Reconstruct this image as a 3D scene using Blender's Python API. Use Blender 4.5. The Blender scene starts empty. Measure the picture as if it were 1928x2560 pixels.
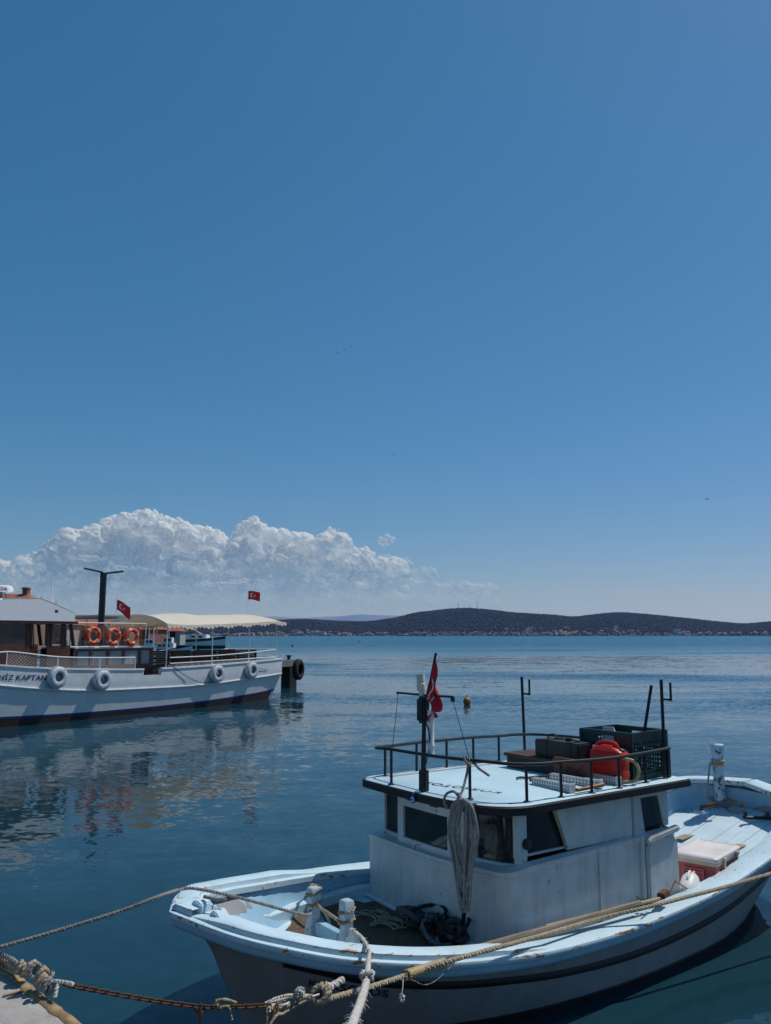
import bpy, bmesh, math, random
from mathutils import Vector, Matrix, noise
R = math.radians
rnd = random.Random(7)
scene = bpy.context.scene
COL = scene.collection

# ------------------------------------------------------------------ camera
F, W, HH, CH = 2074.0, 1928, 2560, 3.0
TH = math.atan(308 / F)
CT, ST = math.cos(TH), math.sin(TH)
cam = bpy.data.cameras.new('camera')
cam.sensor_fit = 'HORIZONTAL'; cam.sensor_width = 36; cam.lens = 36 * F / W
cam.clip_start = 0.05; cam.clip_end = 90000
camo = bpy.data.objects.new('camera', cam); COL.objects.link(camo)
camo.location = (0, 0, CH); camo.rotation_euler = (R(90) + TH, 0, 0)
scene.camera = camo

# ------------------------------------------------------------------ world, sun, exposure
SUN_AZ, SUN_EL = R(62), R(59)            # azimuth clockwise from +Y
world = bpy.data.worlds.new('World'); scene.world = world; world.use_nodes = True
wn = world.node_tree; bgn = wn.nodes['Background']
sky = wn.nodes.new('ShaderNodeTexSky'); sky.sky_type = 'NISHITA'; sky.sun_disc = False
sky.sun_elevation = SUN_EL; sky.sun_rotation = SUN_AZ
sky.altitude = 0; sky.air_density = 1.0; sky.dust_density = 0.6; sky.ozone_density = 6.0
hsv = wn.nodes.new('ShaderNodeHueSaturation'); hsv.inputs['Saturation'].default_value = 1.22
wb = wn.nodes.new('ShaderNodeMix'); wb.data_type = 'RGBA'; wb.blend_type = 'MULTIPLY'; wb.inputs[0].default_value = 1
wb.inputs[7].default_value = (.84, 1.13, 1.27, 1)          # the photograph's cool white balance
gam = wn.nodes.new('ShaderNodeGamma'); gam.inputs['Gamma'].default_value = 0.85          # the camera's soft shoulder
wn.links.new(sky.outputs[0], gam.inputs[0]); wn.links.new(gam.outputs[0], hsv.inputs['Color']); wn.links.new(hsv.outputs[0], wb.inputs[6])
sep = wn.nodes.new('ShaderNodeSeparateColor'); cmb = wn.nodes.new('ShaderNodeCombineColor'); wn.links.new(wb.outputs[2], sep.inputs[0])
pw_ = wn.nodes.new('ShaderNodeMath'); pw_.operation = 'POWER'; pw_.inputs[1].default_value = .80; wn.links.new(sep.outputs[1], pw_.inputs[0])
pk_ = wn.nodes.new('ShaderNodeMath'); pk_.operation = 'MULTIPLY'; pk_.inputs[1].default_value = 1.285; wn.links.new(pw_.outputs[0], pk_.inputs[0])
pr_ = wn.nodes.new('ShaderNodeMath'); pr_.operation = 'POWER'; pr_.inputs[1].default_value = 1.14; wn.links.new(sep.outputs[0], pr_.inputs[0])
wn.links.new(pr_.outputs[0], cmb.inputs[0]); wn.links.new(pk_.outputs[0], cmb.inputs[1]); wn.links.new(sep.outputs[2], cmb.inputs[2])
wn.links.new(cmb.outputs[0], bgn.inputs[0]); bgn.inputs[1].default_value = 0.102
sl = bpy.data.lights.new('sun', 'SUN'); sl.energy = 4.3; sl.angle = R(0.53); sl.color = (1.0, 0.955, 0.89)
so = bpy.data.objects.new('sun', sl); COL.objects.link(so)
SUND = Vector((math.sin(SUN_AZ) * math.cos(SUN_EL), math.cos(SUN_AZ) * math.cos(SUN_EL), math.sin(SUN_EL)))
so.rotation_euler = SUND.to_track_quat('Z', 'Y').to_euler()
vs = scene.view_settings
vs.view_transform = 'Standard'; vs.look = 'None'; vs.exposure = -0.35; vs.gamma = 1.0; vs.use_curve_mapping = False
scene.cycles.max_bounces = 10; scene.cycles.volume_bounces = 2; scene.cycles.transparent_max_bounces = 16
scene.cycles.use_denoising = True

# ------------------------------------------------------------------ geometry helpers
def at(px, py, Y):
    """world point seen at a photo pixel, at distance Y"""
    u = (px - 964) / F; v = (1280 - py) / F
    d = Vector((u, CT - v * ST, ST + v * CT))
    return Vector((0, 0, CH)) + d * (Y / d.y)
def atz(px, py, z):
    u = (px - 964) / F; v = (1280 - py) / F
    d = Vector((u, CT - v * ST, ST + v * CT))
    return Vector((0, 0, CH)) + d * ((z - CH) / d.z)

def pch(xk, yk, x):
    n = len(xk); h = [xk[i+1]-xk[i] for i in range(n-1)]; d = [(yk[i+1]-yk[i])/h[i] for i in range(n-1)]
    m = [d[0]] + [(d[i-1]*h[i]+d[i]*h[i-1])/(h[i-1]+h[i]) for i in range(1, n-1)] + [d[-1]]
    x = min(max(x, xk[0]), xk[-1]); i = 0
    while i < n-2 and x > xk[i+1]: i += 1
    t = (x-xk[i])/h[i]
    return (2*t**3-3*t*t+1)*yk[i]+(t**3-2*t*t+t)*h[i]*m[i]+(-2*t**3+3*t*t)*yk[i+1]+(t**3-t*t)*h[i]*m[i+1]

def smooth_path(pts, step):
    """Catmull-Rom through pts, resampled about every step"""
    P = [Vector(p) for p in pts]
    if len(P) == 2:
        n = max(1, int((P[1]-P[0]).length/step)); return [P[0].lerp(P[1], i/n) for i in range(n+1)]
    Q = [2*P[0]-P[1]] + P + [2*P[-1]-P[-2]]; out = []
    for i in range(1, len(Q)-2):
        a, b, c, d = Q[i-1:i+3]; n = max(1, int((c-b).length/step))
        for k in range(n):
            t = k/n
            out.append(0.5*((2*b)+(c-a)*t+(2*a-5*b+4*c-d)*t*t+(3*b-a-3*c+d)*t**3))
    out.append(P[-1]); return out

class MB:
    def __init__(s): s.v = []; s.f = []; s.w = None; s.mi = None
    def add(s, vs, fs):
        o = len(s.v); s.v += [tuple(v) for v in vs]; s.f += [tuple(i+o for i in f) for f in fs]
    def box(s, c, size, rot=None):
        hx, hy, hz = size[0]/2, size[1]/2, size[2]/2; c = Vector(c)
        vs = [Vector((x, y, z)) for z in (-hz, hz) for y in (-hy, hy) for x in (-hx, hx)]
        if rot is not None: vs = [rot @ v for v in vs]
        s.add([v + c for v in vs], [(0,2,3,1),(4,5,7,6),(0,1,5,4),(2,6,7,3),(0,4,6,2),(1,3,7,5)]); return s
    def bb(s, a, b):
        return s.box([(a[i]+b[i])/2 for i in range(3)], [abs(b[i]-a[i]) for i in range(3)])
    def tube(s, pts, r, n=8, closed=False, caps=True, strands=0, pitch=None, rz=None):
        P = [Vector(p) for p in pts]; m = len(P)
        if m < 2: return s
        T = []
        for i in range(m):
            a = P[(i-1) % m] if closed or i else P[0]; b = P[(i+1) % m] if closed or i < m-1 else P[-1]
            t = b-a; T.append(t.normalized() if t.length > 1e-9 else (T[-1] if T else Vector((0,0,1))))
        up = Vector((0,0,1)) if abs(T[0].z) < .9 else Vector((1,0,0))
        N = (up - T[0]*up.dot(T[0])).normalized(); vs = []; L = 0
        for i in range(m):
            if i:
                N = N - T[i]*N.dot(T[i])
                N = N.normalized() if N.length > 1e-6 else T[i].orthogonal().normalized()
                L += (P[i]-P[i-1]).length
            B = T[i].cross(N); rr = r(i/(m-1)) if callable(r) else (r[i] if isinstance(r, (list, tuple)) else r)
            for k in range(n):
                th = 2*math.pi*k/n; q = rr
                if strands: q = rr*(1+0.10*math.cos(strands*th))
                ph = th + (2*math.pi*L/pitch if strands and pitch else 0)
                vs.append(P[i] + N*(math.cos(ph)*q) + B*(math.sin(ph)*q))
        fs = []
        for i in range(m if closed else m-1):
            j = (i+1) % m
            for k in range(n):
                l = (k+1) % n; fs.append((i*n+k, i*n+l, j*n+l, j*n+k))
        if caps and not closed:
            fs.append(tuple(range(n-1, -1, -1))); fs.append(tuple((m-1)*n+k for k in range(n)))
        s.add(vs, fs); return s
    def rope(s, pts, r, step=None, n=9):
        return s.tube(smooth_path(pts, step or r*1.3), r, n=n, strands=3, pitch=r*6)
    def lathe(s, prof, n=20, M=None, cap=True):
        vs = []; fs = []
        for (r, z) in prof:
            for k in range(n):
                a = 2*math.pi*k/n; vs.append(Vector((r*math.cos(a), r*math.sin(a), z)))
        for i in range(len(prof)-1):
            for k in range(n):
                l = (k+1) % n; fs.append((i*n+k, i*n+l, (i+1)*n+l, (i+1)*n+k))
        if cap:
            fs.append(tuple(range(n-1, -1, -1))); fs.append(tuple((len(prof)-1)*n+k for k in range(n)))
        if M is not None: vs = [M @ v for v in vs]
        s.add(vs, fs); return s
    def torus(s, R0, r, M=None, n=32, m=12, sx=1, squash=1):
        vs = []; fs = []
        for i in range(n):
            a = 2*math.pi*i/n
            for k in range(m):
                b = 2*math.pi*k/m
                vs.append(Vector(((R0+r*math.cos(b))*math.cos(a)*sx, (R0+r*math.cos(b))*math.sin(a), r*squash*math.sin(b))))
        for i in range(n):
            for k in range(m):
                fs.append((i*m+k, ((i+1)%n)*m+k, ((i+1)%n)*m+(k+1)%m, i*m+(k+1)%m))
        if M is not None: vs = [M @ v for v in vs]
        s.add(vs, fs); return s
    def prism(s, poly, z0, z1, M=None):
        n = len(poly); vs = [Vector((p[0], p[1], z0)) for p in poly] + [Vector((p[0], p[1], z1)) for p in poly]
        fs = [tuple(range(n-1, -1, -1)), tuple(range(n, 2*n))] + [(i, (i+1)%n, n+(i+1)%n, n+i) for i in range(n)]
        if M is not None: vs = [M @ v for v in vs]
        s.add(vs, fs); return s
    def grid(s, nu, nv, fn, cu=False, cv=False):
        vs = [fn(i/(nu if cu else nu-1), j/(nv if cv else nv-1)) for i in range(nu) for j in range(nv)]; fs = []
        for i in range(nu if cu else nu-1):
            for j in range(nv if cv else nv-1):
                fs.append((i*nv+j, ((i+1)%nu)*nv+j, ((i+1)%nu)*nv+(j+1)%nv, i*nv+(j+1)%nv))
        s.add(vs, fs); return s
    def loft(s, rings, closed_ring=True, caps=True, closed_path=False):
        n = len(rings[0]); m = len(rings); vs = [p for r in rings for p in r]; fs = []
        for i in range(m if closed_path else m-1):
            j = (i+1) % m
            for k in range(n if closed_ring else n-1):
                l = (k+1) % n; fs.append((i*n+k, i*n+l, j*n+l, j*n+k))
        if caps and closed_ring and not closed_path:
            fs.append(tuple(range(n-1, -1, -1))); fs.append(tuple((m-1)*n+k for k in range(n)))
        s.add(vs, fs); return s
    def ball(s, c, r, n=12, m=8, sc=(1,1,1), jit=0):
        c = Vector(c); vs = [c+Vector((0,0,r*sc[2]))]; fs = []
        for j in range(1, m):
            for k in range(n):
                a = 2*math.pi*k/n; b = math.pi*j/m; q = r*(1+rnd.uniform(-jit, jit))
                vs.append(c+Vector((q*sc[0]*math.sin(b)*math.cos(a), q*sc[1]*math.sin(b)*math.sin(a), q*sc[2]*math.cos(b))))
        vs.append(c-Vector((0,0,r*sc[2]))); L = len(vs)-1
        for k in range(n):
            fs.append((0, 1+k, 1+(k+1)%n)); fs.append((L, 1+(m-2)*n+(k+1)%n, 1+(m-2)*n+k))
        for j in range(m-2):
            for k in range(n): fs.append((1+j*n+k, 1+(j+1)*n+k, 1+(j+1)*n+(k+1)%n, 1+j*n+(k+1)%n))
        s.add(vs, fs); return s
    def xf(s, M): s.v = [tuple(M @ Vector(v)) for v in s.v]; return s
    def mesh(s, name, mats, bevel=0, smooth=38, seg=2):
        me = bpy.data.meshes.new(name); me.from_pydata(s.v, [], s.f)
        bm = bmesh.new(); bm.from_mesh(me)
        bmesh.ops.recalc_face_normals(bm, faces=bm.faces)
        if bevel:
            es = [e for e in bm.edges if len(e.link_faces) == 2 and e.calc_face_angle(0) > R(25)]
            bmesh.ops.bevel(bm, geom=es, offset=bevel, segments=seg, affect='EDGES', clamp_overlap=True)
        bm.to_mesh(me); bm.free()
        for m in (mats if isinstance(mats, (list, tuple)) else [mats]): me.materials.append(m)
        if s.mi and not bevel:
            for p, i in zip(me.polygons, s.mi): p.material_index = i
        if s.w and not bevel:
            at_ = me.attributes.new('wear', 'FLOAT', 'POINT')
            for i, x in enumerate(s.w): at_.data[i].value = x
        if smooth:
            me.shade_smooth(); me.set_sharp_from_angle(angle=R(smooth))
        me.validate(); return me
    def build(s, name, mat, parent=None, M=None, **kw):
        return link(name, s.mesh(name, mat, **kw), parent, M)

def link(name, me, parent=None, M=None):
    o = bpy.data.objects.new(name, me); COL.objects.link(o)
    if parent is not None: o.parent = parent
    if M is not None: o.matrix_local = M
    return o
def tag(o, label=None, cat=None, group=None, kind=None):
    if label: o['label'] = label
    if cat: o['category'] = cat
    if group: o['group'] = group
    if kind: o['kind'] = kind
    return o
def thing(name, label, cat, M=None, group=None):
    o = bpy.data.objects.new(name, None); COL.objects.link(o); o.empty_display_size = .1
    if M is not None: o.matrix_world = M
    return tag(o, label, cat, group)
def copy_tree(o, parent=None):
    c = o.copy(); COL.objects.link(c)
    if parent is not None: c.parent = parent
    for ch in list(o.children): copy_tree(ch, c)
    return c
def text_verts(body, size, ext=0.0, spacing=1.0, shear=0.0):
    cu = bpy.data.curves.new('t', 'FONT'); cu.body = body; cu.size = size; cu.space_character = spacing; cu.shear = shear
    cu.offset = size*.018; cu.resolution_u = 3
    o = bpy.data.objects.new('t', cu); COL.objects.link(o)
    dg = bpy.context.evaluated_depsgraph_get(); me = bpy.data.meshes.new_from_object(o.evaluated_get(dg))
    vs = [Vector(v.co) for v in me.vertices]; fs = [tuple(p.vertices) for p in me.polygons]
    bpy.data.objects.remove(o); bpy.data.curves.remove(cu); bpy.data.meshes.remove(me)
    return vs, fs
TR = Matrix.Translation
def RZ(a): return Matrix.Rotation(a, 4, 'Z')
def RX(a): return Matrix.Rotation(a, 4, 'X')
def RY(a): return Matrix.Rotation(a, 4, 'Y')

# ------------------------------------------------------------------ material helpers
def new_mat(name):
    m = bpy.data.materials.new(name); m.use_nodes = True
    nt = m.node_tree; return m, nt, nt.nodes['Principled BSDF']
def nd(nt, t, **kw):
    n = nt.nodes.new(t)
    for k, v in kw.items():
        if k in n.inputs: n.inputs[k].default_value = v
        else: setattr(n, k, v)
    return n
def ramp(nt, fac, a, b, ca=0.0, cb=1.0):
    r = nd(nt, 'ShaderNodeMapRange'); r.clamp = True
    r.inputs[1].default_value = a; r.inputs[2].default_value = b; r.inputs[3].default_value = ca; r.inputs[4].default_value = cb
    nt.links.new(fac, r.inputs[0]); return r.outputs[0]
def mixc(nt, fac, a, b):
    m = nd(nt, 'ShaderNodeMix'); m.data_type = 'RGBA'
    if isinstance(fac, float): m.inputs[0].default_value = fac
    else: nt.links.new(fac, m.inputs[0])
    for s, i in ((a, 6), (b, 7)):
        if isinstance(s, (tuple, list)): m.inputs[i].default_value = (*s[:3], 1)
        else: nt.links.new(s, m.inputs[i])
    return m.outputs[2]
def math_(nt, op, a, b=None):
    m = nd(nt, 'ShaderNodeMath'); m.operation = op
    for i, s in enumerate((a, b)):
        if s is None: continue
        if isinstance(s, (int, float)): m.inputs[i].default_value = s
        else: nt.links.new(s, m.inputs[i])
    return m.outputs[0]
def coords(nt, scale=(1,1,1), rot=(0,0,0), kind='Object'):
    tc = nd(nt, 'ShaderNodeTexCoord'); mp = nd(nt, 'ShaderNodeMapping')
    mp.inputs['Scale'].default_value = scale; mp.inputs['Rotation'].default_value = rot
    nt.links.new(tc.outputs[kind], mp.inputs[0]); return mp.outputs[0]
def noise_(nt, co, scale, detail=4, rough=.6, out=0):
    n = nd(nt, 'ShaderNodeTexNoise'); n.inputs['Scale'].default_value = scale
    n.inputs['Detail'].default_value = detail; n.inputs['Roughness'].default_value = rough
    nt.links.new(co, n.inputs['Vector']); return n.outputs[out]
def bump_(nt, bs, h, strength=.4, dist=.01):
    b = nd(nt, 'ShaderNodeBump'); b.inputs['Strength'].default_value = strength; b.inputs['Distance'].default_value = dist
    nt.links.new(h, b.inputs['Height']); nt.links.new(b.outputs[0], bs.inputs['Normal'])
def simple(name, col, rough=.6, var=.18, scale=6, metal=0, bump=.15, bscale=60, bd=.004, spec=.4):
    m, nt, bs = new_mat(name); co = coords(nt)
    a = noise_(nt, co, scale, 5); dark = tuple(c*(1-var) for c in col); lite = tuple(min(1, c*(1+var*.6)) for c in col)
    c = mixc(nt, ramp(nt, a, .3, .7), dark, lite); nt.links.new(c, bs.inputs['Base Color'])
    nt.links.new(ramp(nt, a, .3, .7, rough*.85, min(1, rough*1.15)), bs.inputs['Roughness'])
    bs.inputs['Metallic'].default_value = metal; bs.inputs['Specular IOR Level'].default_value = spec
    if bump: bump_(nt, bs, noise_(nt, co, bscale, 3), bump, bd)
    return m
def paint(name, col, chipcol=(.16,.09,.05), chips=.0, streak=.3, streakcol=(.30,.24,.17), rough=.55, cscale=9, dirt=.2, wear=False, bump=.25, undercol=None, cracks=0):
    """old paint: blotches, run-down streaks, flaked spots showing wood"""
    m, nt, bs = new_mat(name); co = coords(nt)
    a = noise_(nt, co, 2.3, 6, .65); b = noise_(nt, co, 14, 5, .7)
    c = mixc(nt, ramp(nt, a, .35, .7), tuple(x*(1-dirt) for x in col), col)
    c = mixc(nt, ramp(nt, b, .5, .85, 0, .35), c, tuple(x*.62 for x in col))
    if streak:
        s1 = noise_(nt, coords(nt, (8, 8, 1.1)), 1.6, 6, .65); s2 = noise_(nt, co, 1.1, 3)
        c = mixc(nt, math_(nt, 'MULTIPLY', ramp(nt, s1, .44, .74), ramp(nt, s2, .35, .62, 0, streak)), c, streakcol)
    if cracks:
        k1 = noise_(nt, coords(nt, (26, 26, 1.1)), 2.2, 6, .7); k2 = noise_(nt, co, 3.0, 3)
        c = mixc(nt, math_(nt, 'MULTIPLY', ramp(nt, k1, .63, .66), ramp(nt, k2, .5, .6, 0, cracks)), c, (.10,.10,.11))
    ch = noise_(nt, co, cscale, 8, .68)
    if wear:
        at_ = nd(nt, 'ShaderNodeAttribute'); at_.attribute_name = 'wear'
        ch = noise_(nt, coords(nt, (.55, 1.3, 1.5)), cscale, 8, .66)
        ch = math_(nt, 'ADD', ch, math_(nt, 'MULTIPLY', at_.outputs['Fac'], ramp(nt, noise_(nt, co, 1.7, 4), .38, .64, .08, .265)))
    if chips or wear:
        lim = .72 - chips
        if undercol: c = mixc(nt, ramp(nt, ch, lim-.035, lim-.025), c, undercol)
        k = ramp(nt, ch, lim, lim+.012)
        wood = mixc(nt, ramp(nt, noise_(nt, co, 40, 4), .35, .65), chipcol, tuple(min(1, x*2.6) for x in chipcol))
        c = mixc(nt, k, c, wood)
        h = math_(nt, 'SUBTRACT', math_(nt, 'MULTIPLY', noise_(nt, co, 45, 4), .4), k)
    else: h = noise_(nt, co, 35, 5)
    nt.links.new(c, bs.inputs['Base Color'])
    nt.links.new(ramp(nt, b, .3, .7, rough*.8, min(1, rough*1.25)), bs.inputs['Roughness'])
    bs.inputs['Specular IOR Level'].default_value = .35
    bump_(nt, bs, h, bump, .006); return m
def wood(name, col, scale=5, axis=0, rough=.6, var=.45):
    m, nt, bs = new_mat(name); sc = [22, 22, 22]; sc[axis] = 1.3
    co = coords(nt, tuple(sc)); a = noise_(nt, co, scale*.3, 6, .65)
    c = mixc(nt, ramp(nt, a, .3, .7), tuple(x*(1-var) for x in col), tuple(min(1, x*(1+var*.6)) for x in col))
    nt.links.new(c, bs.inputs['Base Color']); bs.inputs['Roughness'].default_value = rough
    bump_(nt, bs, a, .35, .004); return m
def glass_pane(name, tint=(.03,.04,.05), rough=.05, alpha=1.0):
    m, nt, bs = new_mat(name); co = coords(nt); a = noise_(nt, co, 5, 5, .7)
    c = mixc(nt, ramp(nt, a, .45, .8, 0, .5), tint, (.16,.15,.13)); nt.links.new(c, bs.inputs['Base Color'])
    nt.links.new(ramp(nt, a, .45, .75, rough*.6, rough+.10), bs.inputs['Roughness'])
    bs.inputs['IOR'].default_value = 1.5; bs.inputs['Alpha'].default_value = alpha; return m
# ================================================================== SETTING: sea, far shore, mountains, haze, clouds
def make_sea():
    m, nt, bs = new_mat('sea_water')
    g = nd(nt, 'ShaderNodeNewGeometry')
    def pos(sc, rz=0):
        mp = nd(nt, 'ShaderNodeMapping'); mp.inputs['Scale'].default_value = sc; mp.inputs['Rotation'].default_value = (0,0,rz)
        nt.links.new(g.outputs['Position'], mp.inputs[0]); return mp.outputs[0]
    def slope(sc, scale, amp, detail, rz=0, rough=.55):
        n = noise_(nt, pos(sc, rz), scale, detail, rough, out=1)
        v = nd(nt, 'ShaderNodeVectorMath'); v.operation = 'SUBTRACT'; nt.links.new(n, v.inputs[0]); v.inputs[1].default_value = (.5,.5,.5)
        w = nd(nt, 'ShaderNodeVectorMath'); w.operation = 'SCALE'; nt.links.new(v.outputs[0], w.inputs[0])
        if isinstance(amp, float): w.inputs['Scale'].default_value = amp
        else: nt.links.new(amp, w.inputs['Scale'])
        return w.outputs[0]
    def addv(a, b):
        v = nd(nt, 'ShaderNodeVectorMath'); v.operation = 'ADD'; nt.links.new(a, v.inputs[0]); nt.links.new(b, v.inputs[1]); return v.outputs[0]
    # slicks and cat's paws: wind only ruffles part of the bay
    sl1 = noise_(nt, pos((.006, .022, 1), .08), 1.0, 4, .55)
    sl2 = noise_(nt, pos((.03, .09, 1), -.1), 1.0, 3, .5)
    wind = ramp(nt, math_(nt, 'ADD', math_(nt, 'MULTIPLY', sl1, .8), math_(nt, 'MULTIPLY', sl2, .25)), .51, .65, .0, 1.0)
    sx = nd(nt, 'ShaderNodeSeparateXYZ'); nt.links.new(g.outputs['Position'], sx.inputs[0])
    off = ramp(nt, sx.outputs[1], 90, 260, 0.0, .75)          # the open bay beyond the moorings is windier
    wind = math_(nt, 'MAXIMUM', wind, off)
    ell = nd(nt, 'ShaderNodeVectorMath'); ell.operation = 'DISTANCE'; nt.links.new(pos((1/70, 1/36, 0)), ell.inputs[0]); ell.inputs[1].default_value = (48/70, 92/36, 0)   # glassy slick off to the right
    wind = math_(nt, 'MULTIPLY', wind, ramp(nt, math_(nt, 'ADD', ell.outputs['Value'], math_(nt, 'MULTIPLY', math_(nt, 'SUBTRACT', sl2, .5), 1.6)), .72, 1.0, .03, 1.0))
    fine = math_(nt, 'ADD', math_(nt, 'MULTIPLY', wind, 1.5), .10)
    med = math_(nt, 'ADD', math_(nt, 'MULTIPLY', wind, .4), .07)
    s = addv(slope((1, 1.5, 1), 4.5, fine, 3, .3), slope((.7, 1.3, 1), 1.1, med, 2, -.15))
    s = addv(s, slope((.5, 1.2, 1), .28, .03, 2, .2))
    fl = nd(nt, 'ShaderNodeVectorMath'); fl.operation = 'MULTIPLY'; nt.links.new(s, fl.inputs[0]); fl.inputs[1].default_value = (1,1,0)
    lean = nd(nt, 'ShaderNodeCombineXYZ'); nt.links.new(math_(nt, 'MULTIPLY', wind, -.2), lean.inputs[1]); lean.inputs[2].default_value = 1.0   # ripple normals biased to the quay so they mirror higher sky
    up = nd(nt, 'ShaderNodeVectorMath'); up.operation = 'ADD'; nt.links.new(fl.outputs[0], up.inputs[0]); nt.links.new(lean.outputs[0], up.inputs[1])
    no = nd(nt, 'ShaderNodeVectorMath'); no.operation = 'NORMALIZE'; nt.links.new(up.outputs[0], no.inputs[0])
    nt.links.new(no.outputs[0], bs.inputs['Normal'])
    body = mixc(nt, ramp(nt, noise_(nt, pos((.08,.12,1)), 1, 3), .35, .7), (.0075,.034,.048), (.0095,.042,.058))
    far_ = ramp(nt, sx.outputs[1], 25, 180)                      # body colour grows brighter and more turquoise with distance
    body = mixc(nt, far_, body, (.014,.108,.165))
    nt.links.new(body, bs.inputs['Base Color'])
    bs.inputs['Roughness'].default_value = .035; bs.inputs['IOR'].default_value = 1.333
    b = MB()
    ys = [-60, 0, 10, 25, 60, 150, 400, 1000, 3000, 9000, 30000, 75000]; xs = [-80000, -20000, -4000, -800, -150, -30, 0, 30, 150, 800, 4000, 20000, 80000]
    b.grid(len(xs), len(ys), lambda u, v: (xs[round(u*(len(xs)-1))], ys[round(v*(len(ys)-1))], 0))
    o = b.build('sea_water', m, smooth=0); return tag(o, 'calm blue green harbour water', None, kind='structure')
make_sea()

# ---- wooded ridge across the bay: (photo px of skyline)
SKY = [(-900,1566),(0,1562),(300,1558),(500,1556),(700,1553),(764,1551),(856,1556),(926,1556),(995,1545),(1041,1534),(1099,1527),(1157,1523),(1215,1526),(1273,1533),
       (1331,1537),(1389,1541),(1435,1544),(1481,1539),(1539,1534),(1597,1537),(1666,1544),(1736,1551),(1805,1559),(1852,1562),(1898,1559),(1950,1554),(2200,1548),(2700,1560)]
SH = 3100.0
def ridge_h(u):                      # height of the ridge (m) at azimuth u = (px-964)/F
    px = 964 + u*F
    y = pch([p[0] for p in SKY], [p[1] for p in SKY], px)
    return 3 + (1588-y)/F*3750*.97
def terr(u, t):                      # t 0 shore .. 1 ridge .. 1.6 behind
    d = SH + 650*t
    wob = 25*noise.noise((u*9, t*2, 3.1))
    h = ridge_h(u)
    if t <= 1: s = t*t*(3-2*t); z = h*(.12*t + .88*s) if t > 0 else -2
    else: z = h*(1-(t-1)*.9)
    z += 5*noise.noise((u*40, t*6, 7.7))*min(1, t*2)*(1 if t < .85 else .3)
    if t <= 0.02: z = 1.2
    return Vector((u*(d+wob), d+wob, z))
def make_hill():
    m, nt, bs = new_mat('hill_ground'); co = coords(nt)
    c = mixc(nt, ramp(nt, noise_(nt, co, .02, 5), .35, .65), (.010,.018,.013), (.022,.030,.022))
    nt.links.new(c, bs.inputs['Base Color']); bs.inputs['Roughness'].default_value = .95
    b = MB(); US = [-1.0+i*.0078 for i in range(257)]; TS = [0,.01,.03,.07,.13,.2,.3,.4,.5,.6,.7,.8,.9,1,1.15,1.4,1.7]
    b.grid(len(US), len(TS), lambda a, c2: terr(US[round(a*(len(US)-1))], TS[round(c2*(len(TS)-1))]))
    tag(b.build('hill', m), None, None, kind='structure')
make_hill()
def make_forest():
    m, nt, bs = new_mat('pine_canopy'); co = coords(nt)
    c = mixc(nt, ramp(nt, noise_(nt, co, .05, 5), .3, .7), (.006,.013,.011), (.011,.020,.016))
    nt.links.new(c, bs.inputs['Base Color']); bs.inputs['Roughness'].default_value = .9
    b = MB(); r2 = random.Random(3)
    for i in range(52000):
        u = r2.uniform(-.5, .5); t = r2.random()**.6*1.04
        den = .25 if t < .22 else 1
        if r2.random() > den: continue
        p = terr(u, t); r = r2.uniform(2.2, 4.8)
        vs = [p+Vector((0,0,r*r2.uniform(1.5,2.2)))]; k0 = r2.random()*6
        for k in range(5):
            a = k0+k*1.2566; q = r*r2.uniform(.75, 1.2)
            vs.append(p+Vector((q*math.cos(a), q*math.sin(a), r*r2.uniform(.5, 1.2))))
        vs.append(p-Vector((0,0,1)))
        b.add(vs, [(0,1+k,1+(k+1)%5) for k in range(5)]+[(6,1+(k+1)%5,1+k) for k in range(5)])
    me = bpy.data.meshes.new('forest'); me.from_pydata(b.v, [], b.f); me.materials.append(m)
    tag(link('forest', me), 'dark pine wood covering the ridge across the bay', 'forest', kind='stuff')
make_forest()
def make_mountains():
    m, nt, bs = new_mat('far_mountain'); co = coords(nt)
    c = mixc(nt, ramp(nt, noise_(nt, co, .0006, 5), .35, .65), (.05,.065,.04), (.12,.115,.085))
    nt.links.new(c, bs.inputs['Base Color']); bs.inputs['Roughness'].default_value = .95
    for name, D, prof in (('mountain', 30000, [(-900,1560),(0,1552),(500,1548),(640,1545),(690,1541),(740,1546),(800,1548),(850,1543),(900,1537),(940,1539),(1000,1540),(1080,1548),(1300,1556),(2700,1562)]),
                          ('mountain', 37000, [(-900,1556),(300,1550),(560,1546),(650,1542),(720,1547),(760,1545),(1000,1541),(1060,1544),(1500,1558),(2700,1560)])):
        b = MB(); n = 160
        def fn(a, c2):
            px = -900+a*3500; u = (px-964)/F; y = pch([p[0] for p in prof], [p[1] for p in prof], px)
            h = 3+(1588-y)/F*D; t = c2*2
            z = h*(1-abs(t-1)**1.5)+h*.10*noise.noise((px*.018, t*2.5, D))*(1 if t < 1.0 else .3)
            d = D+(t-1)*3000; return (u*d, d, max(z, -2) if t > .05 else -2)
        b.grid(n, 17, fn); tag(b.build(name, m, smooth=60), None, None, kind='structure')
make_mountains()

def make_haze():
    m = bpy.data.materials.new('haze_air'); m.use_nodes = True; nt = m.node_tree
    nt.nodes.remove(nt.nodes['Principled BSDF'])
    pv = nt.nodes.new('ShaderNodeVolumePrincipled')
    pv.inputs['Color'].default_value = (.24, .42, 1, 1); pv.inputs['Absorption Color'].default_value = (1, 1, 1, 1); pv.inputs['Density'].default_value = HAZE_D; pv.inputs['Anisotropy'].default_value = .25
    nt.links.new(pv.outputs[0], nt.nodes['Material Output'].inputs['Volume'])
    b = MB().bb((-42000, -300, -6), (42000, 45000, 950))
    o = b.build('haze', m, smooth=0); tag(o, 'thin blue sea haze over the bay', None, kind='stuff')
HAZE_D = 3.5e-5
make_haze()

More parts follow.
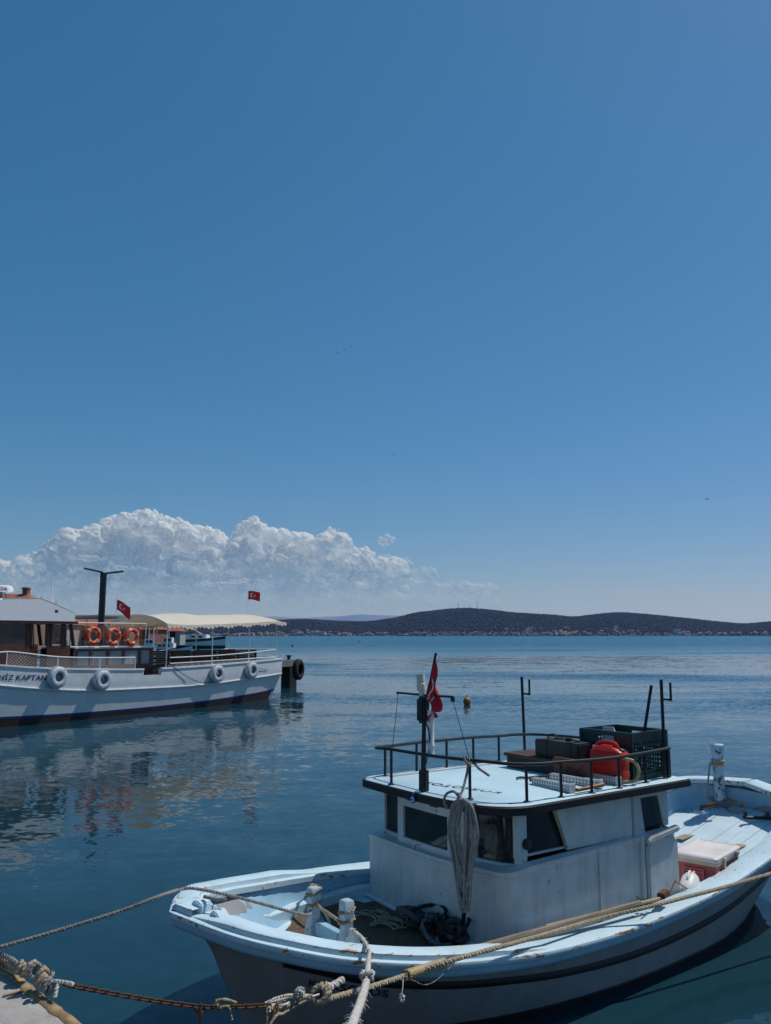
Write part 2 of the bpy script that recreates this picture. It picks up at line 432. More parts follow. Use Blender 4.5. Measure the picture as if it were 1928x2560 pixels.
def make_clouds():
    D = 62000.0; S = D/F
    def cm(name, a0, z0, z1, ns):
        m, nt, bs = new_mat(name); nt.nodes.remove(bs); co = coords(nt)
        df = nd(nt, 'ShaderNodeBsdfDiffuse'); df.inputs[0].default_value = (.95,.95,.95,1)
        tl = nd(nt, 'ShaderNodeBsdfTranslucent'); tl.inputs[0].default_value = (.96,.96,.96,1)
        mx = nd(nt, 'ShaderNodeMixShader'); mx.inputs[0].default_value = .5
        nt.links.new(df.outputs[0], mx.inputs[1]); nt.links.new(tl.outputs[0], mx.inputs[2])
        sx = nd(nt, 'ShaderNodeSeparateXYZ'); nt.links.new(co, sx.inputs[0])
        n1 = noise_(nt, co, ns/S, 3, .55)
        h = math_(nt, 'ADD', sx.outputs[2], math_(nt, 'MULTIPLY', math_(nt, 'SUBTRACT', n1, .5), 160*S))
        thick = math_(nt, 'MULTIPLY', ramp(nt, h, z0, z1, .0, 1.0), a0)
        thick = math_(nt, 'MULTIPLY', thick, ramp(nt, n1, .32, .55, .6, 1.0))
        tr = nd(nt, 'ShaderNodeBsdfTransparent'); m2 = nd(nt, 'ShaderNodeMixShader')
        nt.links.new(thick, m2.inputs[0]); nt.links.new(tr.outputs[0], m2.inputs[1]); nt.links.new(mx.outputs[0], m2.inputs[2])
        nt.links.new(m2.outputs[0], nt.nodes['Material Output'].inputs['Surface']); return m
    r3 = random.Random(11)
    TOP = [(-500,1390),(-300,1350),(-150,1385),(0,1400),(70,1388),(105,1372),(150,1330),(200,1318),(240,1305),(290,1287),(335,1274),(375,1272),(420,1288),(480,1306),(540,1322),(575,1345),(598,1318),(622,1292),(648,1296),(670,1312),(715,1322),(760,1330),(800,1336),(826,1316),(850,1326),(880,1356),(930,1368),(980,1376),(1030,1392),(1100,1418),(1180,1432)]
    def top(px): return pch([p[0] for p in TOP], [p[1] for p in TOP], px)
    def Z(py): return at(964, py, D).z
    def hull(name, balls, vox, amp, mat, label):
        b = MB()
        for (c, r) in balls: b.ball(c, r, 10, 7)
        me = b.mesh(name+'_src', [], smooth=0); o = bpy.data.objects.new('tmp', me); COL.objects.link(o)
        md = o.modifiers.new('r', 'REMESH'); md.mode = 'VOXEL'; md.voxel_size = vox
        dg = bpy.context.evaluated_depsgraph_get(); m2 = bpy.data.meshes.new_from_object(o.evaluated_get(dg))
        bpy.data.objects.remove(o); bpy.data.meshes.remove(me)
        n = len(m2.vertices); nor = [0.0]*(3*n); m2.vertices.foreach_get('normal', nor)
        for i, v in enumerate(m2.vertices):
            p = v.co; q = p/(34*S)
            d = amp*(abs(noise.noise(q))*1.9+abs(noise.noise(q*2.2))*.75+abs(noise.noise(q*4.7))*.24+abs(noise.noise(q*9.5))*.07-.72)
            v.co = p+Vector(nor[3*i:3*i+3])*d
        m2.materials.clear(); m2.materials.append(mat); m2.shade_smooth()
        tag(link(name, m2), label, 'cloud', kind='structure')
    balls = []
    for i in range(520):
        px = r3.uniform(-500, 930); ty = top(px); r = r3.choice([9, 12, 16, 20, 26, 34])
        py = ty + r + r3.random()**1.4*max(8, (1450-ty-r))
        if px > 860: r *= .6
        balls.append((at(px, py, D+r3.uniform(-1, 1)*60*S), r*S))
    for px in range(-500, 930, 5):                      # cauliflower heads along the crest
        r = r3.uniform(4, 13); balls.append((at(px, top(px)+r+r3.uniform(-1, 9), D+r3.uniform(-1, 1)*30*S), r*S))
    for px in range(-520, 1000, 18):                    # ragged foot, thinning out to nothing
        for py in (1425, 1470, 1510):
            if py-30 > top(px): balls.append((at(px, py, D+r3.uniform(-1, 1)*20*S), 32*S))
    hull('cloud', balls, 2.6*S, 8*S, cm('cumulus_vapour', .80, Z(1505), Z(1340), .02), 'towering white cumulus bank low in the sky on the left')
    balls = []
    for px in range(-700, 1240, 12):
        for py in (1410, 1440, 1475, 1515, 1545):
            r = r3.uniform(14, 26)
            if py > max(top(px)+r, 1385)+r3.uniform(0, 18): balls.append((at(px, py, D+6000+r3.uniform(-1, 1)*40*S), r*S))
    hull('cloud', balls, 4*S, 10*S, cm('bank_vapour', .20, Z(1535), Z(1415), .012), 'thin grey cloud bank under the bright cumulus')
    scrap = cm('scrap_vapour', .42, Z(1720), Z(1500), .05)
    hull('cloud', [(at(967+dx, 1350+dy, D), r*S) for dx, dy, r in ((-14,1,9),(0,-5,12),(13,-1,10),(5,6,9),(-5,6,9))], 1.6*S, 3*S, scrap, 'single small puff of cloud right of the cumulus bank')
    for (cx, cy, w, h) in ((225,1395,60,12),(440,1468,34,9),(560,1462,70,12),(620,1452,45,9),(700,1395,60,14),(330,1420,50,9)):
        bl = []
        for k in range(40):
            a = r3.uniform(-1, 1); r = h*r3.uniform(.35, .6)*(1-.6*abs(a)); bl.append((at(cx+a*w, cy+r3.uniform(-.3,.3)*h, D-4000), r*S))
        hull('cloud', bl, 2*S, 3.5*S, scrap, {225:'pale cloud scrap below the left shoulder of the cumulus',440:'small cloud scrap above the street lamp and stern flag, left one',560:'long cloud scrap just left of the stern flag',620:'short cloud scrap straight above the stern flag',700:'bright cloud fold under the second cumulus head',330:'pale cloud scrap in the middle of the bank'}[cx])
make_clouds()
# ================================================================== FISHING BOAT (x aft, y to the far side, z up; origin at the stem on the water)
BM = TR((-1.567, 6.39, 0)) @ RZ(.628)
BMI = BM.inverted()
def bl(px, py, axis, c):
    """photo pixel -> boat coordinates on the plane axis = c"""
    u = (px-964)/F; v = (1280-py)/F
    d = BMI.to_3x3() @ Vector((u, CT-v*ST, ST+v*CT)); o = BMI @ Vector((0, 0, CH))
    return o + d*((c-o[axis])/d[axis])
M_hull = paint('hull_grey_paint', (.30,.31,.33), chips=.02, streak=.45, streakcol=(.16,.12,.09), rough=.5, cscale=6)
M_cap = paint('rail_blue_paint', (.55,.72,.81), chips=.0, streak=0, wear=True, dirt=.16, cscale=21, undercol=(.62,.55,.46))
M_blue = paint('bulwark_blue_paint', (.33,.56,.74), chips=.06, streak=.2, dirt=.2, cscale=8)
M_deck = paint('deck_blue_paint', (.61,.76,.84), chips=.05, streak=0, dirt=.18, cscale=5)
M_black = simple('black_tar_paint', (.012,.013,.017), .55, .4)
M_boot = simple('boot_topping', (.03,.025,.03), .6, .4)
M_white = paint('cabin_white_paint', (.72,.72,.73), chips=.05, streak=.8, streakcol=(.42,.36,.27), dirt=.26, cscale=9, cracks=.8, bump=.15)
M_white2 = paint('cabin_frame_paint', (.70,.71,.73), chips=.07, streak=.4, streakcol=(.36,.26,.13), dirt=.25, cscale=12)
M_roof = paint('roof_blue_paint', (.51,.70,.79), chips=.035, streak=0, dirt=.14, cscale=4, undercol=(.62,.62,.56))
M_iron = simple('black_iron', (.014,.016,.022), .5, .5, bump=.3, bscale=90)
M_rust = simple('rusty_iron', (.12,.055,.028), .85, .5, scale=25, bump=.5)
M_carpet = simple('brown_carpet', (.15,.108,.075), .98, .45, scale=35, bump=.8, bscale=250, bd=.006, spec=.1)
M_glass = glass_pane('cabin_glass', (.02,.026,.032), .06, .72)
M_ropeg = simple('grey_rope', (.27,.25,.245), .95, .3, scale=30, bump=.5, bscale=300, spec=.1)
M_ropeb = simple('beige_rope', (.40,.33,.24), .95, .3, scale=25, bump=.5, bscale=300, spec=.1)
M_ropew = simple('white_rope', (.58,.55,.51), .95, .25, scale=25, bump=.5, bscale=300, spec=.1)
M_ropey = simple('yellow_old_rope', (.42,.33,.19), .95, .35, scale=25, bump=.5, bscale=300, spec=.1)
M_white_pl = simple('white_plastic', (.66,.66,.65), .45, .15, scale=4)
M_dark = simple('dark_interior', (.03,.03,.032), .8, .3)
M_navy = simple('navy_lettering', (.016,.022,.04), .6, .3)
M_red = simple('red_cloth', (.52,.018,.03), .8, .15, scale=10, bump=.2, bscale=200)
M_flagw = simple('white_cloth', (.75,.74,.74), .8, .08, bump=0)

boat = thing('fishing_boat', 'pale blue and white wooden fishing boat with a cabin, moored in front', 'fishing boat', BM)
L = 7.72
SBK = [0,.03,.08,.16,.28,.42,.56,.7,.82,.91,.97,1.0]; BK = [0,.43,.755,1.055,1.25,1.255,1.205,1.17,1.095,.94,.675,0]
SZK = [0,.12,.28,.45,.62,.8,1]; ZK = [.985,.785,.645,.575,.612,.805,1.16]
def hb(s): return max(0, pch(SBK, BK, s)) if s < .9995 else 0
def hz(s): return pch(SZK, ZK, s)
TILT = .037
def sheer(s, side):                  # side -1 near, +1 far
    b = hb(s); return Vector((.05*(1-s)**6+s*L, side*b, hz(s)+TILT*side*b))
NS = 64
SV = [(1-math.cos(math.pi*i/NS))/2 for i in range(NS+1)]
LOOP = [sheer(s, -1) for s in reversed(SV)] + [sheer(s, 1) for s in SV[1:-1]]   # stern -> bow along the near side, back along the far side
NL = len(LOOP); OUT = []
for i in range(NL):
    t = LOOP[(i+1) % NL]-LOOP[i-1]; OUT.append(Vector((-t.y, t.x, 0)).normalized())
if OUT[NS].x > 0: OUT = [-o for o in OUT]
def off(i, d, dz=0):
    p = LOOP[i % NL]+OUT[i % NL]*d; p = p.copy(); p.z += dz; return p
# hull skin
def stem_x(z): return pch([-.6, 0, .17, .45, .78, .92, 1.0], [.95, .67, .58, .44, .27, .14, .08], z)
def hull_pt(s, t, side):
    zs = hz(s)+TILT*side*hb(s)-.02; z = -.35+(zs+.35)*t
    q = min(max(s, 0), 1)
    bw = 1.10*(max(0, 1-(1-2*q)**2))**(1.0 if q < .5 else .7)*(1-.2*max(0, q-.7)/.3)
    b = hb(s); k = max(0, min(1, (t-.86)/.14)); k = k*k*(3-2*k)
    b = b*min(1, (q/.12)**.5)*(1-k)+b*k
    y = bw+(b-bw)*max(0, t)**(.8+.4*min(1, q/.35))
    x0 = stem_x(z)*(1 if t < .999 else .6); x1 = L-.02-.8*(1-t)**1.3
    return Vector((x0+q*(x1-x0), side*max(0, y-.004), z))
TV = [0,.15,.28,.38]+[.42+.58*k/26 for k in range(27)]
mb = MB(); rows = []
for side, seq in ((-1, list(reversed(SV))), (1, SV[1:])):
    for s in seq: rows.append([hull_pt(s, t, side) for t in TV])
mb.loft(rows, closed_ring=False, caps=False)
mb.build('hull', M_hull, boat, smooth=50)
# dark boot topping just above the water, on both sides
for side in (-1, 1):
    mb = MB(); rows = []
    for s in SV[1:-1]:
        r = []
        for dz, o_ in ((-.12, .002), (.045, .002), (.055, .006), (.065, .006), (.075, .002)):
            zs = hz(s)+TILT*side*hb(s)-.02; t = (.0+dz+.35)/(zs+.35); p = hull_pt(s, t, side); p.y += side*(o_+.003); r.append(p)
        rows.append(r)
    mb.loft(rows, closed_ring=False); mb.build('boot_stripe', M_boot, boat)
# black rubbing strake
for side in (-1, 1):
    mb = MB(); rows = []
    for s in [.05+.93*k/70 for k in range(71)]:
        zs = hz(s)+TILT*side*hb(s); r = []
        top = .205+.03*max(0, 1-s*4); h = .068
        for k in range(7):
            a = k/6; z = zs-top-h*a; t = (z+.35)/(zs-.02+.35); p = hull_pt(s, t, side)
            p.y += side*(.022*math.sin(math.pi*a)+.004); r.append(p)
        rows.append(r)
    mb.loft(rows, closed_ring=False); mb.build('rubbing_strake', M_black, boat)
# cap rail, toe board, bulwark lining
def ring_loft(name, sec, mat, i0=0, i1=None, wear=None, parent=None, taper=0):
    mb = MB(); rows = []; closed = i1 is None; idx = range(NL) if closed else range(i0, i1+1); mb.w = []
    for i in idx:
        k = 1
        if taper: k = min(1, (i-i0)/taper+.05, (i1-i)/taper+.05)
        rows.append([off(i, d, dz if dz <= .03 else .03+(dz-.03)*k) for d, dz in sec]); mb.w += list(wear or [0]*len(sec))
    mb.loft(rows, closed_path=closed)
    return mb.build(name, mat, parent or boat, smooth=40)
ring_loft('cap_rail', [(-.20,.022),(-.19,.03),(.035,.03),(.052,.024),(.058,.010),(.056,-.010),(.045,-.022),(-.19,-.03),(-.20,-.02)], M_cap, wear=[.9,.45,.3,.8,.9,.5,.3,0,.8])
ring_loft('gunwale_side', [(.03,-.022),(.034,-.04),(.028,-.07),(.008,-.088),(-.03,-.09),(-.03,-.022)], M_blue)
iN = [i for i in range(NS) if 0.10 < LOOP[i].x < 2.62]; iF = [i for i in range(NS+1, NL) if 0.10 < LOOP[i].x < 1.95]
TOE = [(-.15,.03),(-.147,.066),(-.135,.075),(.0,.075),(.012,.066),(.016,.03)]; TW = [.5,.8,.5,.35,1,.7]
ring_loft('toe_rail', TOE, M_cap, iN[0], iN[-1], TW, taper=3)
ring_loft('toe_rail', TOE, M_cap, iF[0], iF[-1], TW, taper=3)
# breasthook at the bow
mb = MB(); i0 = iN[-1]; i1 = iF[0]; n = i1-i0
def bh(u, v):
    i = i0+round(u*n); p = off(i, .012); q = off(i, -.2); c = Vector((.42, (p.y+q.y)/2*.55, 0))
    r = p.lerp(Vector((min(.42, max(p.x+.10, .30)), p.y*.55, p.z)), v); r.z = off(i, 0).z+.075-.012*v; return r
top = [[bh(k/n, v/5) for v in range(6)] for k in range(n+1)]
mb.loft([[off(i0+k, .018, .028)]+top[k]+[top[k][-1]-Vector((0,0,.08))] for k in range(n+1)], closed_ring=False)
mb.w = []
for k in range(n+1): mb.w += [.7, 1, .55, .2, .2, .3, .6, .5]
mb.build('breasthook', M_cap, boat, smooth=40)
# fairlead chock by the stem, near side
ch = MB()
P0 = bl(505, 2268, 2, 1.02); P1 = bl(590, 2306, 2, .98)
dv = (P1-P0).normalized(); nv = Vector((-dv.y, dv.x, 0))
def cw(u, w, z): return P0+dv*u+nv*w+Vector((0,0,z))
Lc = (P1-P0).length
mk = lambda poly, w0, w1: ch.add([cw(u, w0, z) for u, z in poly]+[cw(u, w1, z) for u, z in poly], [tuple(range(len(poly)-1,-1,-1)), tuple(range(len(poly), 2*len(poly)))]+[(i,(i+1)%len(poly),len(poly)+(i+1)%len(poly),len(poly)+i) for i in range(len(poly))])
mk([(-.06,-.05),(-.05,.04),(.0,.06),(.05,.045),(.06,-.01),(.06,-.05)], -.06, .05)
mk([(.13,-.05),(.13,.0),(.15,.03),(.19,.034),(Lc-.12,.0),(Lc-.09,-.05)], -.05, .06)
chk = ch.build('fairlead', M_cap, boat, bevel=.008)
MB().tube([cw(.02,0,.08), cw(.12,.02,.085), cw(.2,.05,.10)], [.014,.012,.009], 7).build('fairlead_horn', wood('grey_horn_wood', (.30,.27,.25), rough=.9), chk)
# foredeck, linings, aft planking
def inner(s, side, d=.2):
    b = hb(s); return max(0, b-d)
def deck_z(x):
    s = x/L; return hz(s)-.30 if x > 3.5 else min(hz(s)-.20, .43+.36*max(0, 1.25-x))
def hull_half(x, z, side):
    s = x/L
    for _ in range(8):
        zs = hz(s)+TILT*side*hb(s)-.02; t = max(0, min(1, (z+.35)/(zs+.35))); q = hull_pt(s, t, side); s = max(0.0, min(1.0, s-(q.x-x)/L))
    return abs(q.y) if abs(q.x-x) < .03 else 0
mb = MB(); rows = []
for s in [.045+(.965-.045)*k/60 for k in range(61)]:
    x = s*L; z = deck_z(x); b = min(inner(s, 1, .20), max(.0, hull_half(x, z-.05, -1)-.03))
    rows.append([Vector((x, y*b, z+.012*(1-y*y)+TILT*y*b)) for y in (-1,-.6,-.2,.2,.6,1)])
mb.loft(rows, closed_ring=False); mb.build('deck', M_deck, boat)
for side in (-1, 1):
    mb = MB(); rows = []
    for s in [.045+(.965-.045)*k/60 for k in range(61)]:
        x = s*L; b = hb(s); z = deck_z(x); zt = hz(s)+TILT*side*b-.03
        y0 = max(0, b-.19); y1 = min(y0, max(0, hull_half(x, z-.05, side)-.028)); ym = min(y0, max(0, hull_half(x, (zt+z)/2, side)-.026))
        rows.append([Vector((x, side*y0, zt)), Vector((x, side*ym, (zt+z)/2)), Vector((x, side*y1, z-.01+TILT*side*y1))])
    mb.loft(rows, closed_ring=False); mb.build('bulwark_lining', M_blue if side > 0 else M_deck, boat)
mb = MB()                                             # stern lining closing the quarter
rows = []
for k in range(25):
    a = -1+2*k/24; s = .965; b = hb(s)-.19; x = s*L+.16*(1-a*a)-.02
    rows.append([Vector((x, a*b, hz(s)+TILT*a*b-.03)), Vector((x, a*b, deck_z(s*L)-.02))])
mb.loft(rows, closed_ring=False); mb.build('stern_lining', M_blue, boat)
mb = MB()                                             # ledge along the far bulwark
rows = []
for s in [.1+.24*k/16 for k in range(17)]:
    x = s*L; b = hb(s)-.205; z = deck_z(x)+TILT*b
    rows.append([Vector((x, b, z+.10)), Vector((x, b-.09, z+.10)), Vector((x, b-.10, z+.09)), Vector((x, b-.10, z-.01))])
mb.loft(rows, closed_ring=False); mb.build('stringer', M_cap, boat)
pw = .158; y = -1.03; r5 = random.Random(5)
while y < 1.03:
    y1 = y+pw-.006; mb = MB(); xs = []
    for k in range(25):
        x = 4.76+k*(7.56-4.76)/24; s = x/L; b = hb(s)-.215
        if abs(y) < b and abs(y1) < b: xs.append(x)
    if len(xs) > 3:
        dz = r5.uniform(.010, .016); rows = []
        for x in xs:
            z = deck_z(x); f = lambda yy: z+.012+TILT*yy+dz
            rows.append([Vector((x, y, f(y)-.03)), Vector((x, y, f(y)-.003)), Vector((x, y+.004, f(y))), Vector((x, y1-.004, f(y1))), Vector((x, y1, f(y1)-.003)), Vector((x, y1, f(y1)-.03))])
        mb.loft(rows); mb.build('plank', M_deck, boat, smooth=30)
    y += pw
for (px, py, pts) in ((1718, 2088, [(-.17,-.06),(.18,-.055),(.17,.06),(-.18,.055)]), (1852, 2111, [(-.12,-.05),(-.02,-.06),(.1,-.04),(.13,.03),(.02,.07),(-.07,.04),(-.13,.05)])):
    p = bl(px, py, 2, .62); z = deck_z(p.x)+TILT*p.y+.030
    p = bl(px, py, 2, z); M = TR((p.x, p.y, deck_z(p.x)+TILT*p.y+.029)) @ RY(-.07)
    MB().prism(pts, 0, .003, M).build('bare_wood_patch', simple('bare_board', (.36,.27,.19), .9, .35, scale=20), boat)
# carpet on the foredeck
mb = MB(); rows = []
for k in range(26):
    x = 1.02+(2.86-1.02)*k/25; s = x/L; wv = .03*math.sin(k*.9)
    yf = min(hb(s)-.23, .30+(x-1.02)*1.1+wv); yn = -min(hb(s)-.23, .16+(x-1.02)*1.5)
    if x > 2.2: yf = min(yf, .80)
    rows.append([Vector((x, yn+(yf-yn)*j/8, deck_z(x)+.012*(1-((yn+(yf-yn)*j/8))**2)+TILT*(yn+(yf-yn)*j/8)+.012+.004*noise.noise((x*4, j, 1)))) for j in range(9)])
mb.loft(rows, closed_ring=False); mb.build('deck_carpet', M_carpet, boat)
# ---- cabin
def plan(hw, xf, xb, rf, n=8, bow=.10, rb=None, hf=None):
    """rounded plan outline, starting at back near corner, going forward; the far corner is tighter"""
    rb = rb or rf*.45; hf = hf or hw; P = [(xb, -hw)]
    for k in range(n+1):
        a = math.pi/2*k/n; P.append((xf+rf+bow-rf*math.sin(a), -hw+rf-rf*math.cos(a)))
    for k in range(1, 8):
        yy = -hw+rf+(hw+hf-rf-rb)*k/8; P.append((xf+(bow*(abs(yy)/(hw-rf))**2 if yy < 0 else bow*.3*(yy/(hf-rb))**2), yy))
    for k in range(n+1):
        a = math.pi/2*(1-k/n); P.append((xf+rb+bow*.3-rb*math.sin(a), hf-rb+rb*math.cos(a)))
    P.append((xb, hf)); return P
LO = plan(.915, 2.41, 4.74, .22, rb=.06, hf=1.0); UP = plan(.86, 2.52, 4.72, .16, rb=.05, hf=.91); RO = plan(1.0, 2.27, 4.93, .42, 10, .06)
mb = MB()
ZW = lambda x, y, z: z if z < .8 else z-.09*max(0, min(1, (2.95-x)/.4))
prof = [(LO, .30), (LO, .7), (LO, 1.10), (plan(.925, 2.40, 4.74, .225, rb=.06, hf=1.01), 1.115), (plan(.925, 2.40, 4.74, .225, rb=.06, hf=1.01), 1.145), (UP, 1.155)]
mb.loft([[Vector((x, y, ZW(x, y, z))) for x, y in P] for P, z in prof], closed_ring=True, caps=False)
mb.build('cabin_wall', M_white, boat, smooth=30)
# skirting along the foot of the cabin
SK = plan(.935, 2.39, 4.74, .235, rb=.06, hf=1.02)
MB().tube([Vector((x, y, .455+TILT*y)) for x, y in SK], .022, 6).build('skirting', M_deck, boat)
# upper storey: a solid band with real openings is built from posts and panels
ZS, ZT = 1.155, 1.53
def up_at(y):                        # x of the front face at y
    r_ = .16 if y < 0 else .05; h_ = .86 if y < 0 else .91; k = max(0, abs(y)-(h_-r_)); m_ = .10 if y < 0 else .03
    return 2.52+m_*min(1, abs(y)/(h_-r_))**2+(r_-math.sqrt(max(0, r_**2-min(k, r_*.98)**2)))
def front_piece(y0, y1, z0, z1, th, out, n=4):
    mb = MB(); rows = []
    for k in range(n+1):
        y = y0+(y1-y0)*k/n; x = up_at(y); rows.append([Vector((x-out, y, z0)), Vector((x-out, y, z1)), Vector((x-out+th, y, z1)), Vector((x-out+th, y, z0))])
    return mb.loft(rows)
front_piece(-.85, .905, 1.485, ZT, .05, 0, 14).build('window_header', M_white2, boat)
front_piece(-.85, .905, 1.05, 1.10, .05, 0, 14).build('window_sill', M_white2, boat)
for y0, y1 in ((.555,.60), (-.335,-.29), (-.46,-.41), (.86,.908), (-.855,-.82)):
    front_piece(y0, y1, 1.101, 1.484, .05, -.001).build('window_post', M_white2, boat)
for y0, y1, lab in ((.60,.86,'far'), (-.82,-.46,'near'), (-.41,-.335,'slit')):
    front_piece(y0, y1, 1.101, 1.484, .006, -.03, 3).build('window_pane', M_glass, boat)
# hinged middle window standing proud, with its own frame
wf = thing('hinged_window', None, None); wf.parent = boat
def fp(y0, y1, z0, z1, out, th=.045): return front_piece(y0, y1, z0, z1, th, out, 5)
for a in ((-.285,.55,1.40,1.475), (-.285,.55,1.045,1.115), (-.285,-.19,1.116,1.399), (.455,.55,1.116,1.399)):
    fp(*a, .055).build('window_frame', M_white2, wf, bevel=.004)
fp(-.19, .455, 1.116, 1.399, .03, .006).build('window_pane', M_glass, wf)
for y in (.33, -.02):
    front_piece(y-.05, y+.05, 1.462, 1.482, .012, .066, 2).build('hinge', M_rust, wf)
# far and back walls, near side panels
MB().bb((2.60, .86, 1.06), (4.70, .91, ZT)).build('far_wall', M_white, boat)
MB().bb((4.68, -.80, .35), (4.72, .80, ZT)).build('back_wall', M_white, boat)
def side_poly(pts, y0, y1, mat, name, bev=.004, par=None):
    mb = MB(); n = len(pts)
    mb.add([(x, y0, z) for x, z in pts]+[(x, y1, z) for x, z in pts], [tuple(range(n)), tuple(range(2*n-1, n-1, -1))]+[(i, n+i, n+(i+1)%n, (i+1)%n) for i in range(n)])
    return mb.build(name, mat, par or boat, bevel=bev)
side_poly([(2.66,ZS),(2.80,ZS),(2.74,ZT),(2.66,ZT)], -.862, -.82, M_white2, 'window_post')
side_poly([(2.80,1.49),(4.20,1.49),(4.20,ZT),(2.74,ZT)], -.860, -.82, M_white2, 'window_header')
side_poly([(2.80,ZS),(3.27,ZS),(3.27,1.175),(2.80,1.175)], -.860, -.82, M_white2, 'window_sill')
side_poly([(2.80,1.175),(3.25,1.175),(3.12,1.49),(2.745,1.49)], -.84, -.835, M_glass, 'window_pane', 0)
side_poly([(3.255,1.142),(4.16,1.142),(4.16,1.515),(3.11,1.515)], -.885, -.845, M_white, 'side_panel', .012)
MB().tube([(3.10,-.875,1.50),(3.255,-.875,1.165)], .012, 6).build('panel_edge', M_ropey, boat)
MB().bb((4.165, -.90, .45), (4.20, -.83, ZT)).build('door_post', M_white2, boat, bevel=.004)
side_poly([(4.21,ZS-.3),(4.36,ZS-.3),(4.345,1.18),(4.30,1.47),(4.30,ZT),(4.21,ZT)], -.875, -.84, M_white2, 'door_panel')
side_poly([(4.64,1.17),(4.72,1.17),(4.72,ZT),(4.30,ZT),(4.30,1.465),(4.565,1.465)], -.874, -.839, M_white2, 'door_panel')
side_poly([(4.36,1.19),(4.635,1.17),(4.565,1.46),(4.31,1.46)], -.862, -.856, M_glass, 'door_window', 0)
side_poly([(4.375,1.26),(4.47,1.255),(4.455,1.455),(4.33,1.455)], -.855, -.852, M_flagw, 'door_curtain', 0)
dp = [(4.27,.42),(4.73,.42)]+[(4.5+.23*math.cos(a*math.pi/10), 1.02+.09*math.sin(a*math.pi/10)) for a in range(11)]
side_poly(dp, -.965, -.915, M_white, 'door_leaf', .015)
side_poly([(4.26,1.10),(4.30,1.135),(4.74,1.185),(4.745,1.13),(4.60,1.11),(4.4,1.085),(4.28,1.06)], -.985, -.925, M_white, 'door_lip', .012)
MB().bb((4.20, -.935, .42), (4.262, -.90, 1.14)).build('door_post', M_white2, boat, bevel=.006)
MB().bb((3.615, -.93, .5), (3.645, -.914, 1.11)).build('wall_batten', M_white2, boat, bevel=.004)
MB().bb((2.75, -.75, .43), (4.6, .75, .46)).build('cabin_floor', M_dark, boat)
mb = MB().bb((2.75,.3,.9),(2.95,-.5,1.12)).bb((3.1,.2,.46),(3.5,-.3,1.0)); mb.build('helm_console', M_dark, boat, bevel=.02)
MB().lathe([(.045,0),(.045,.03),(.03,.035)], 14, TR((2.77,-.864,1.26)) @ RX(R(90))).build('side_lamp', M_iron, boat, bevel=0)
# roof slab with black fascia
mb = MB(); mb.loft([[Vector((x, y, z)) for x, y in P] for P, z in ((plan(.97, 2.30, 4.92, .40, 10, .06), 1.518), (RO, 1.53), (RO, 1.585), (plan(.99,2.28,4.925,.415,10,.06), 1.598))], caps=True)
mb.build('roof_fascia', M_black, boat, smooth=30)
mb = MB(); RT = plan(.985, 2.285, 4.92, .415, 10, .06)
c0 = [Vector((x, y, 1.595)) for x, y in RT]; c1 = [Vector((x, y, 1.603)) for x, y in plan(.975, 2.295, 4.91, .41, 10, .06)]
c2 = [Vector((3.6+(x-3.6)*.5, y*.5, 1.615)) for x, y in RT]
mb.loft([c0, c1, c2], caps=True); roof = mb.build('roof_top', M_roof, boat, smooth=40)
def rz(x, y): return 1.606+.008*max(0, 1-abs(y)/.9)
M_stripe = simple('blue_stripe_paint', (.05,.16,.34), .6, .3)
SP = [Vector((x, y, 1.6075)) for x, y in plan(.915, 2.36, 4.86, .38, 10, .06)]
mb = MB(); Q = SP[1:]; rows = []
for i, p in enumerate(Q):
    t = (Q[min(i+1, len(Q)-1)]-Q[max(i-1, 0)]).normalized(); nn = Vector((-t.y, t.x, 0))*.008
    rows.append([p+nn, p-nn])
mb.loft(rows, closed_ring=False); mb.build('roof_stripe', M_stripe, roof)
# name painted across the roof, read from aft
tv, tf = text_verts('KORSOTOS', .17, spacing=1.15)
xm = max(v.x for v in tv); pa = bl(1262, 1981, 2, 1.61); pb = bl(1072, 1956, 2, 1.61); dvx = (pb-pa); sc = dvx.length/xm; dvx.normalize(); dvy = Vector((-dvx.y, dvx.x, 0))
mb = MB(); mb.add([(lambda q: (q.x, q.y, 1.6125))(pa+dvx*v.x*sc+dvy*v.y*sc) for v in tv], tf); mb.build('roof_lettering', M_navy, roof, smooth=0)
# aluminium strip along the far edge of the roof
MB().box((3.45, .80, 1.616), (1.75, .05, .012)).build('roof_batten', M_white_pl, roof)
# name on the bow, near side
tv, tf = text_verts('KORSOTOS', .16, spacing=1.1, shear=.15)
xm = max(v.x for v in tv); mb = MB(); vs_ = []
for v in tv:
    u_ = v.x/xm; px = 768+204*u_; py = 2466+29*u_-18*v.y/.115; yy = -.75
    for _ in range(14):
        q = bl(px, py, 1, yy); yy = yy*.4-.6*(hull_half(q.x, q.z, -1)+.008)
    q = bl(px, py, 1, yy); vs_.append(tuple(q))
mb.add(vs_, tf); mb.build('bow_lettering', M_navy, boat, smooth=0)
